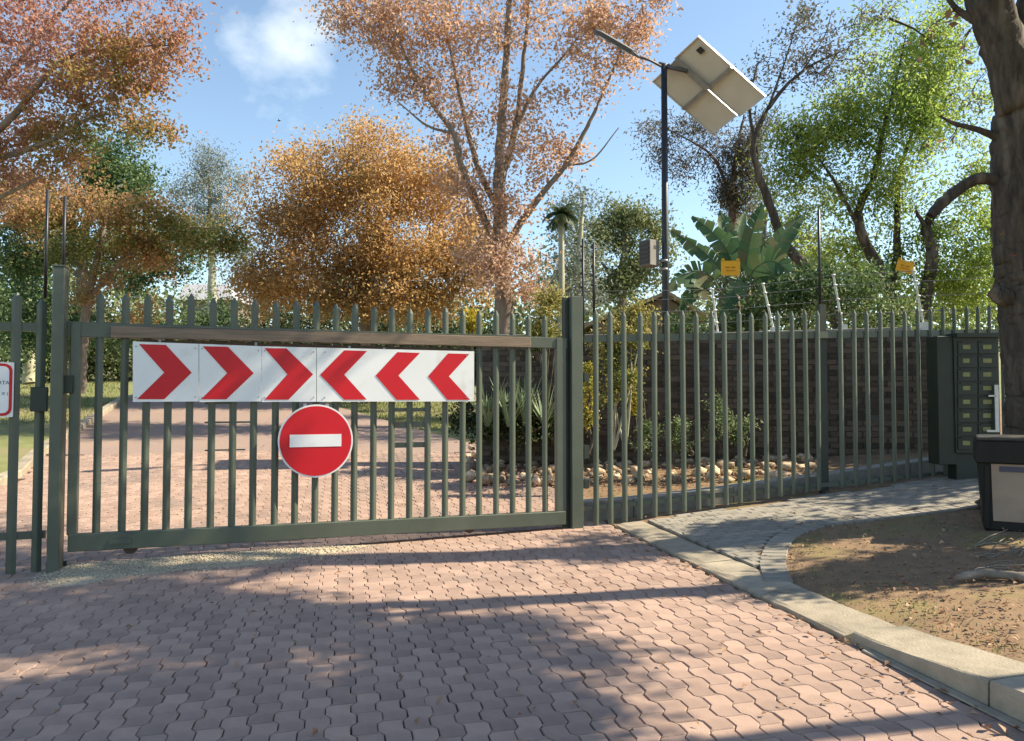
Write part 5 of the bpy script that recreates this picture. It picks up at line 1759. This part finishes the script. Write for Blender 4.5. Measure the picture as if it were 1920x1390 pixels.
def banana_leaf(pts_px, wpx, dy=0.0, notch=0.25, roll=0.5):
    """a midrib with a blade torn into strips on both sides"""
    P = [Vector(tuple(p)) for p in catmull([tuple(at(x, y, YN + dy + k * dy * .3)) for k, (x, y) in enumerate(pts_px)], 8)]
    n = len(P)
    W = wpx * YN / F
    mb = MB()
    view = Vector((0, 1, 0))
    i = int(n * .22)
    edge = {-1: 0.0, 1: 0.0}
    for q in (-1, 1):
        i = int(n * .2)
        while i < n - 1:
            k = min(n - 1, i + random.choice((1, 2, 2, 3, 4)))
            d_ = (P[k] - P[i]).normalized()
            s_ = d_.cross(view).normalized() * q
            nv = Vector((0, -1, 0))
            hang = random.uniform(0.0, notch) * W
            gap = random.uniform(.0, .10)
            V = []
            for t_, g in ((i, gap), (k, -gap)):
                f = t_ / (n - 1)
                w_ = W * max(.05, math.sin(math.pi * min(1, .10 + .90 * f) ** .8)) ** .6
                slide = d_ * (P[k] - P[i]).length * g
                for a, b in ((0, 0), (.55, .35), (1.0, 1.0)):
                    V.append(P[t_] + s_ * w_ * a * math.cos(roll * a) + nv * w_ * a * math.sin(roll * a) * .6 + slide * b + d_ * w_ * .35 * a - Vector((0, 0, hang * b)))
            mb.add(V, [(0, 1, 4, 3), (1, 2, 5, 4)] if q > 0 else [(3, 4, 1, 0), (4, 5, 2, 1)], True)
            i = k
    lf = mb.build('leaf', L['banana'], ban)
    MB().tube(P, [.013 * (1 - .8 * i / n) for i in range(n)], 5).build('midrib', M['sage_rib'], lf)


M['sage_rib'] = mat('leaf_rib', (0.08, 0.13, 0.06), (0.06, 0.10, 0.05), 5, 0.6)
banana_leaf([(1376, 530), (1368, 480), (1340, 440), (1298, 405)], 26, .0)
banana_leaf([(1374, 540), (1345, 498), (1305, 462), (1258, 432)], 20, -.3, .5)
banana_leaf([(1400, 540), (1400, 490), (1412, 430), (1430, 383)], 23, -.2, .1)
banana_leaf([(1420, 560), (1440, 490), (1470, 440), (1506, 402)], 26, .3)
banana_leaf([(1352, 550), (1330, 515), (1290, 510), (1253, 535)], 26, -.4, .45)
banana_leaf([(1352, 550), (1320, 540), (1295, 545), (1275, 580)], 19, -.2, .45)
banana_leaf([(1402, 550), (1415, 505), (1450, 490), (1480, 510)], 34, -.4, .2)
banana_leaf([(1376, 530), (1370, 480), (1362, 430), (1350, 395)], 24, .5)
banana_leaf([(1402, 550), (1425, 520), (1460, 525), (1495, 560)], 29, -.1, .3)
banana_leaf([(1400, 540), (1390, 480), (1385, 440), (1395, 400)], 21, .6)
banana_leaf([(1376, 540), (1385, 520), (1375, 545), (1350, 590)], 21, -.4, .5)

# ------------------------------------------------------------------ houses behind
YH = 21.0
hs = empty('house', at(1240, 700, YH + 2), 'low brown house with a tiled gable roof behind the climbing bush', 'house')
ridge_a, ridge_b = at(1252, 546, YH), at(1252, 546, YH) + Vector((-.2, 7, .1))
eL, eR = at(1100, 607, YH), at(1330, 592, YH)
zb = gz(eL.x, YH)
MB().prism([Vector((eL.x + .25, YH + .3, zb)), Vector((eR.x - .25, YH + .3, zb)), Vector((eR.x - .25, YH + .3, eR.z - .05)), Vector((ridge_a.x, YH + .3, ridge_a.z - .12)), Vector((eL.x + .25, YH + .3, eL.z - .05))], (0, 6.5, 0)).build('wall', M['plaster'], hs)
roof = MB()
for e_ in (eL, eR):
    q = [e_, ridge_a, ridge_a + Vector((0, 7, 0)), e_ + Vector((0, 7, 0))]
    roof.prism(q if e_ is eL else list(reversed(q)), (0, 0, -.08))
rf = roof.build('roof', M['roof_tile'], hs)
for e_ in (eL, eR):
    n_r = 10 if e_ is eL else 5
    for i in range(n_r):
        for j in range(14):
            t0, t1 = i / n_r, (i + 1) / n_r + .02
            A = e_.lerp(ridge_a, t0); B = e_.lerp(ridge_a, min(1, t1))
            y0 = .25 * j * 2
            c = [A + Vector((0, y0 + .01, .03)), B + Vector((0, y0 + .01, .008)), B + Vector((0, y0 + .48, .008)), A + Vector((0, y0 + .48, .03))]
            if e_ is eR: c = list(reversed(c))
            MB().prism(c, (0, 0, -.025)).build('tile', M['roof_tile'], rf)
wf = MB().box(Vector((eL.x + .9, YH + .27, eL.z - .75)), (.8, .08, .7)).build('window', M['white_paint'], hs)
MB().box(Vector((eL.x + .9, YH + .225, eL.z - .75)), (.66, .02, .56)).build('pane', M['glass'], wf)

YH = 48
hs = empty('house', at(385, 700, YH), 'far grey roofed house showing between the bushes behind the gate', 'house')
a, b = at(330, 562, YH), at(440, 562, YH); r0_, r1_ = at(345, 533, YH + 3), at(425, 533, YH + 3)
zb = gz(a.x, YH) - .5
MB().prism([Vector((a.x + .3, YH + .3, zb)), Vector((b.x - .3, YH + .3, zb)), Vector((b.x - .3, YH + .3, b.z)), Vector((a.x + .3, YH + .3, a.z))], (0, 6, 0)).build('wall', M['plaster'], hs)
rf = MB()
bk_a, bk_b = a + Vector((0, 6.6, 0)), b + Vector((0, 6.6, 0))
rf.add([a, b, r1_, r0_, bk_a, bk_b], [(0, 1, 2, 3), (4, 3, 2, 5), (0, 3, 4), (1, 5, 2), (0, 4, 5, 1)])
rf.build('roof', M['roof_grey'], hs)
for k in range(3):
    c = Vector((a.x + 1.0 + 1.1 * k, YH + .28, a.z - .8))
    wf = MB().box(c, (.8, .06, .8)).build('window', M['coping'], hs)
    MB().box(c - Vector((0, .035, 0)), (.66, .01, .66)).build('pane', M['glass'], wf)


# ------------------------------------------------------------------ rocks in the bed, wood and leaves on the verge
def rock_mesh(seed):
    rg = np.random.default_rng(seed)
    ph = (1 + 5 ** .5) / 2
    V = np.array([(-1, ph, 0), (1, ph, 0), (-1, -ph, 0), (1, -ph, 0), (0, -1, ph), (0, 1, ph), (0, -1, -ph), (0, 1, -ph), (ph, 0, -1), (ph, 0, 1), (-ph, 0, -1), (-ph, 0, 1)]) / 1.9
    T = [(0, 11, 5), (0, 5, 1), (0, 1, 7), (0, 7, 10), (0, 10, 11), (1, 5, 9), (5, 11, 4), (11, 10, 2), (10, 7, 6), (7, 1, 8), (3, 9, 4), (3, 4, 2), (3, 2, 6), (3, 6, 8), (3, 8, 9), (4, 9, 5), (2, 4, 11), (6, 2, 10), (8, 6, 7), (9, 8, 1)]
    V = V * rg.uniform(.55, 1.25, (12, 1)) * np.array([1.0, rg.uniform(.65, .95), rg.uniform(.5, .75)])
    me = np_mesh('rock', V, None, np.array(T))
    me.materials.append(M['rock'])
    return me


RM = [rock_mesh(s) for s in range(9)]
placed = []
for (xa, xb, ya, yb, cnt, r0_, r1_) in ((872, 1045, 842, 906, 80, .04, .15), (1100, 1235, 812, 904, 80, .04, .14), (1245, 1535, 826, 904, 138, .04, .15)):
    for _ in range(cnt * 12):
        if sum(1 for p in placed if p[3] == xa) >= cnt: break
        px, py = random.uniform(xa, xb), random.uniform(ya, yb)
        p = hit(px, py, vz)
        if (p - HP(0, 0, p.z)).dot(HN) > -0.55 and p.x > .8: continue
        r_ = random.uniform(r0_, r1_)
        if any((p - q[0]).length < (r_ + q[1]) * .62 for q in placed): continue
        placed.append((p, r_, py, xa))
mound = MB()
for k, (p, r_, _, xa) in enumerate(placed):
    o = bpy.data.objects.new('rock', RM[k % 9])
    COL.objects.link(o)
    o.location = (p.x, p.y, vz(p.x, p.y) + r_ * random.uniform(.0, .3))
    o.scale = (r_ * random.uniform(.9, 1.25), r_ * random.uniform(.9, 1.2), r_ * random.uniform(.8, 1.15))
    o.rotation_euler = (random.uniform(-.3, .3), random.uniform(-.3, .3), random.uniform(0, 6.28))
    where = {872: 'tan rock in the bed behind the right end of the gate', 1100: 'tan rock in the bed between gate post and lamp post', 1245: 'tan rock in the bed along the brick wall'}[xa]
    tag(o, where, 'rock', {872: 'tan rocks behind the gate', 1100: 'tan rocks left of the lamp post', 1245: 'tan rocks along the wall'}[xa])

# fallen leaves: thin on the road, thicker on the verge and among the rocks
pts = []
for _ in range(110):
    p = hit(random.uniform(0, 1920), random.uniform(1000, 1385), gz)
    if uv(p.x, p.y)[0] < -.02: pts.append((p.x, p.y, gz(p.x, p.y) + .012))
for _ in range(120):
    v = random.uniform(-5, -.3); x, y = xy(-abs(random.gauss(0, .12)) - .02, v)
    pts.append((x, y, gz(x, y) + .012))
for _ in range(650):
    p = hit(random.uniform(1480, 1920), random.uniform(960, 1260), vz)
    if not in_poly(p.x, p.y, poly) and uv(p.x, p.y)[0] > .4: pts.append((p.x, p.y, vz(p.x, p.y) + .012))
for _ in range(160):
    p = hit(random.uniform(1190, 1800), random.uniform(900, 1080), vz)
    if in_poly(p.x, p.y, poly): pts.append((p.x, p.y, vz(p.x, p.y) + .03))
for _ in range(3600):
    p = hit(random.uniform(870, 1560), random.uniform(820, 930), vz)
    pts.append((p.x, p.y, vz(p.x, p.y) + random.uniform(.01, .06)))
for _ in range(240):
    p = hit(random.uniform(140, 900), random.uniform(770, 990), gz)
    pts.append((p.x, p.y, gz(p.x, p.y) + .014))
P = np.array(pts)
n = len(P)
az = RNG.uniform(0, 6.283, n)
a = np.stack([np.cos(az), np.sin(az), RNG.normal(0, .25, n)], 1); b = np.stack([-np.sin(az), np.cos(az), RNG.normal(0, .25, n)], 1)
s = (.034 * RNG.uniform(.5, 1.4, n))[:, None]
upz = np.array([[0, 0, 1]])
V = np.stack([P - a * s * .5, P + b * s * .33 + upz * s * .3, P + a * s * .5 + upz * s * .12, P - b * s * .33 + upz * s * .3], 1).reshape(-1, 3)
i = np.arange(n)[:, None] * 4
T = np.concatenate([i + [[0, 2, 1]], i + [[0, 3, 2]]], 1).reshape(-1, 3)
me = np_mesh('fallen_leaves', V, None, T)
me.materials.append(L['litter'])
tag(link('fallen_leaves', me), kind='stuff')

# clods and little stones on the bare soil
pts = []
for _ in range(1300):
    p = hit(random.uniform(1480, 1920), random.uniform(955, 1270), vz)
    if not in_poly(p.x, p.y, poly) and uv(p.x, p.y)[0] > .38: pts.append((p.x, p.y, vz(p.x, p.y) + .001))
pebbles('soil_crumbs', pts, 0.007, mat('soil_clods', (0.19, 0.125, 0.085), (0.12, 0.08, 0.055), 20, .95, per_object=.35))

# moss and short grass along the kerb and beside the path, grass on the lawn
pts = []
for _ in range(2600):
    p = hit(random.uniform(1480, 1920), random.uniform(965, 1265), vz)
    x, y = p.x, p.y
    u = uv(x, y)[0]
    if in_poly(x, y, poly) or u < .36: continue
    k = noise2(x * 1.5 + 3, y * 1.5)
    if u < .36 + .45 * (1 + k) or (1490 < px_of(p)[0] < 1860 and px_of(p)[1] < 1012 and k > -.1): pts.append((x, y, vz(x, y)))
for _ in range(9000):
    px, py = random.choice(((random.uniform(0, 240), random.uniform(686, 790)), (random.uniform(630, 870), random.uniform(745, 800))))
    p = hit(px, py, gz)
    if not (left_edge(p.y) - .1 < p.x < right_edge(p.y) + .1): pts.append((p.x, p.y, gz(p.x, p.y) - .06))
P = np.array(pts); n = len(P)
az = RNG.uniform(0, 6.283, n)
far = np.clip(P[:, 1] / 9, .6, 3.5)[:, None]
sd_ = np.stack([np.cos(az), np.sin(az), np.zeros(n)], 1) * .006 * far
tip = np.stack([RNG.normal(0, .012, n), RNG.normal(0, .012, n), RNG.uniform(.015, .04, n)], 1) * far ** .9 + np.array([[0, 0, .0]])
V = np.stack([P - sd_, P + sd_, P + tip], 1).reshape(-1, 3)
me = np_mesh('grass', V, None, np.arange(3 * n).reshape(-1, 3))
me.materials.append(L['grass'])
tag(link('grass', me), kind='stuff')

# dead wood by the bin
A, B, C_ = hit(1795, 1090, vz), hit(1850, 1083, vz), hit(1925, 1090, vz)
lift = Vector((0, 0, .025))
lg = MB().tube([tuple(p) for p in catmull([tuple(A + lift), tuple(B + lift), tuple(C_ + lift)], 5)], [.018, .026, .03, .03, .03, .032, .03, .03, .03, .03, .028], 8, wob=.12).build('dead_branch', M['log'], None, A)
tag(lg, 'pale grey dead branch lying on the soil in front of the bin', 'branch')
twl = []
for k in range(26):
    p = hit(random.uniform(1810, 1935), random.uniform(1020, 1078), vz)
    az_ = random.uniform(-.9, .9); ln = random.uniform(.12, .45)
    d = Vector((math.cos(az_), math.sin(az_), random.uniform(.02, .3)))
    twl.append((p, d, ln))
mb = MB()
for p, d, ln in twl:
    mb.tube([p, p + d * ln * .5 + Vector((0, 0, .02)), p + d * ln], [.006, .005, .002], 4)
tag(mb.build('dry_twigs', M['log'], None, twl[0][0]), kind='stuff')

# a bird far up in the sky
bp = at(523, 227, 40)
bird = MB()
bird.tube([bp + Vector((-.10, 0, 0)), bp + Vector((-.03, 0, .01)), bp + Vector((.05, 0, .01)), bp + Vector((.11, 0, .015))], [.008, .03, .03, .01], 6)
bo = bird.build('bird', M['ink'], None, bp)
tag(bo, 'tiny dark bird flying in the blue sky under the cloud', 'bird')
MB().add([bp + Vector((-.02, -.01, .015)), bp + Vector((.05, -.01, .015)), bp + Vector((.0, -.17, .10)), bp + Vector((-.02, .01, .015)), bp + Vector((.05, .01, .015)), bp + Vector((.0, .17, .10))], [(0, 1, 2), (4, 3, 5)]).build('wings', M['ink'], bo)
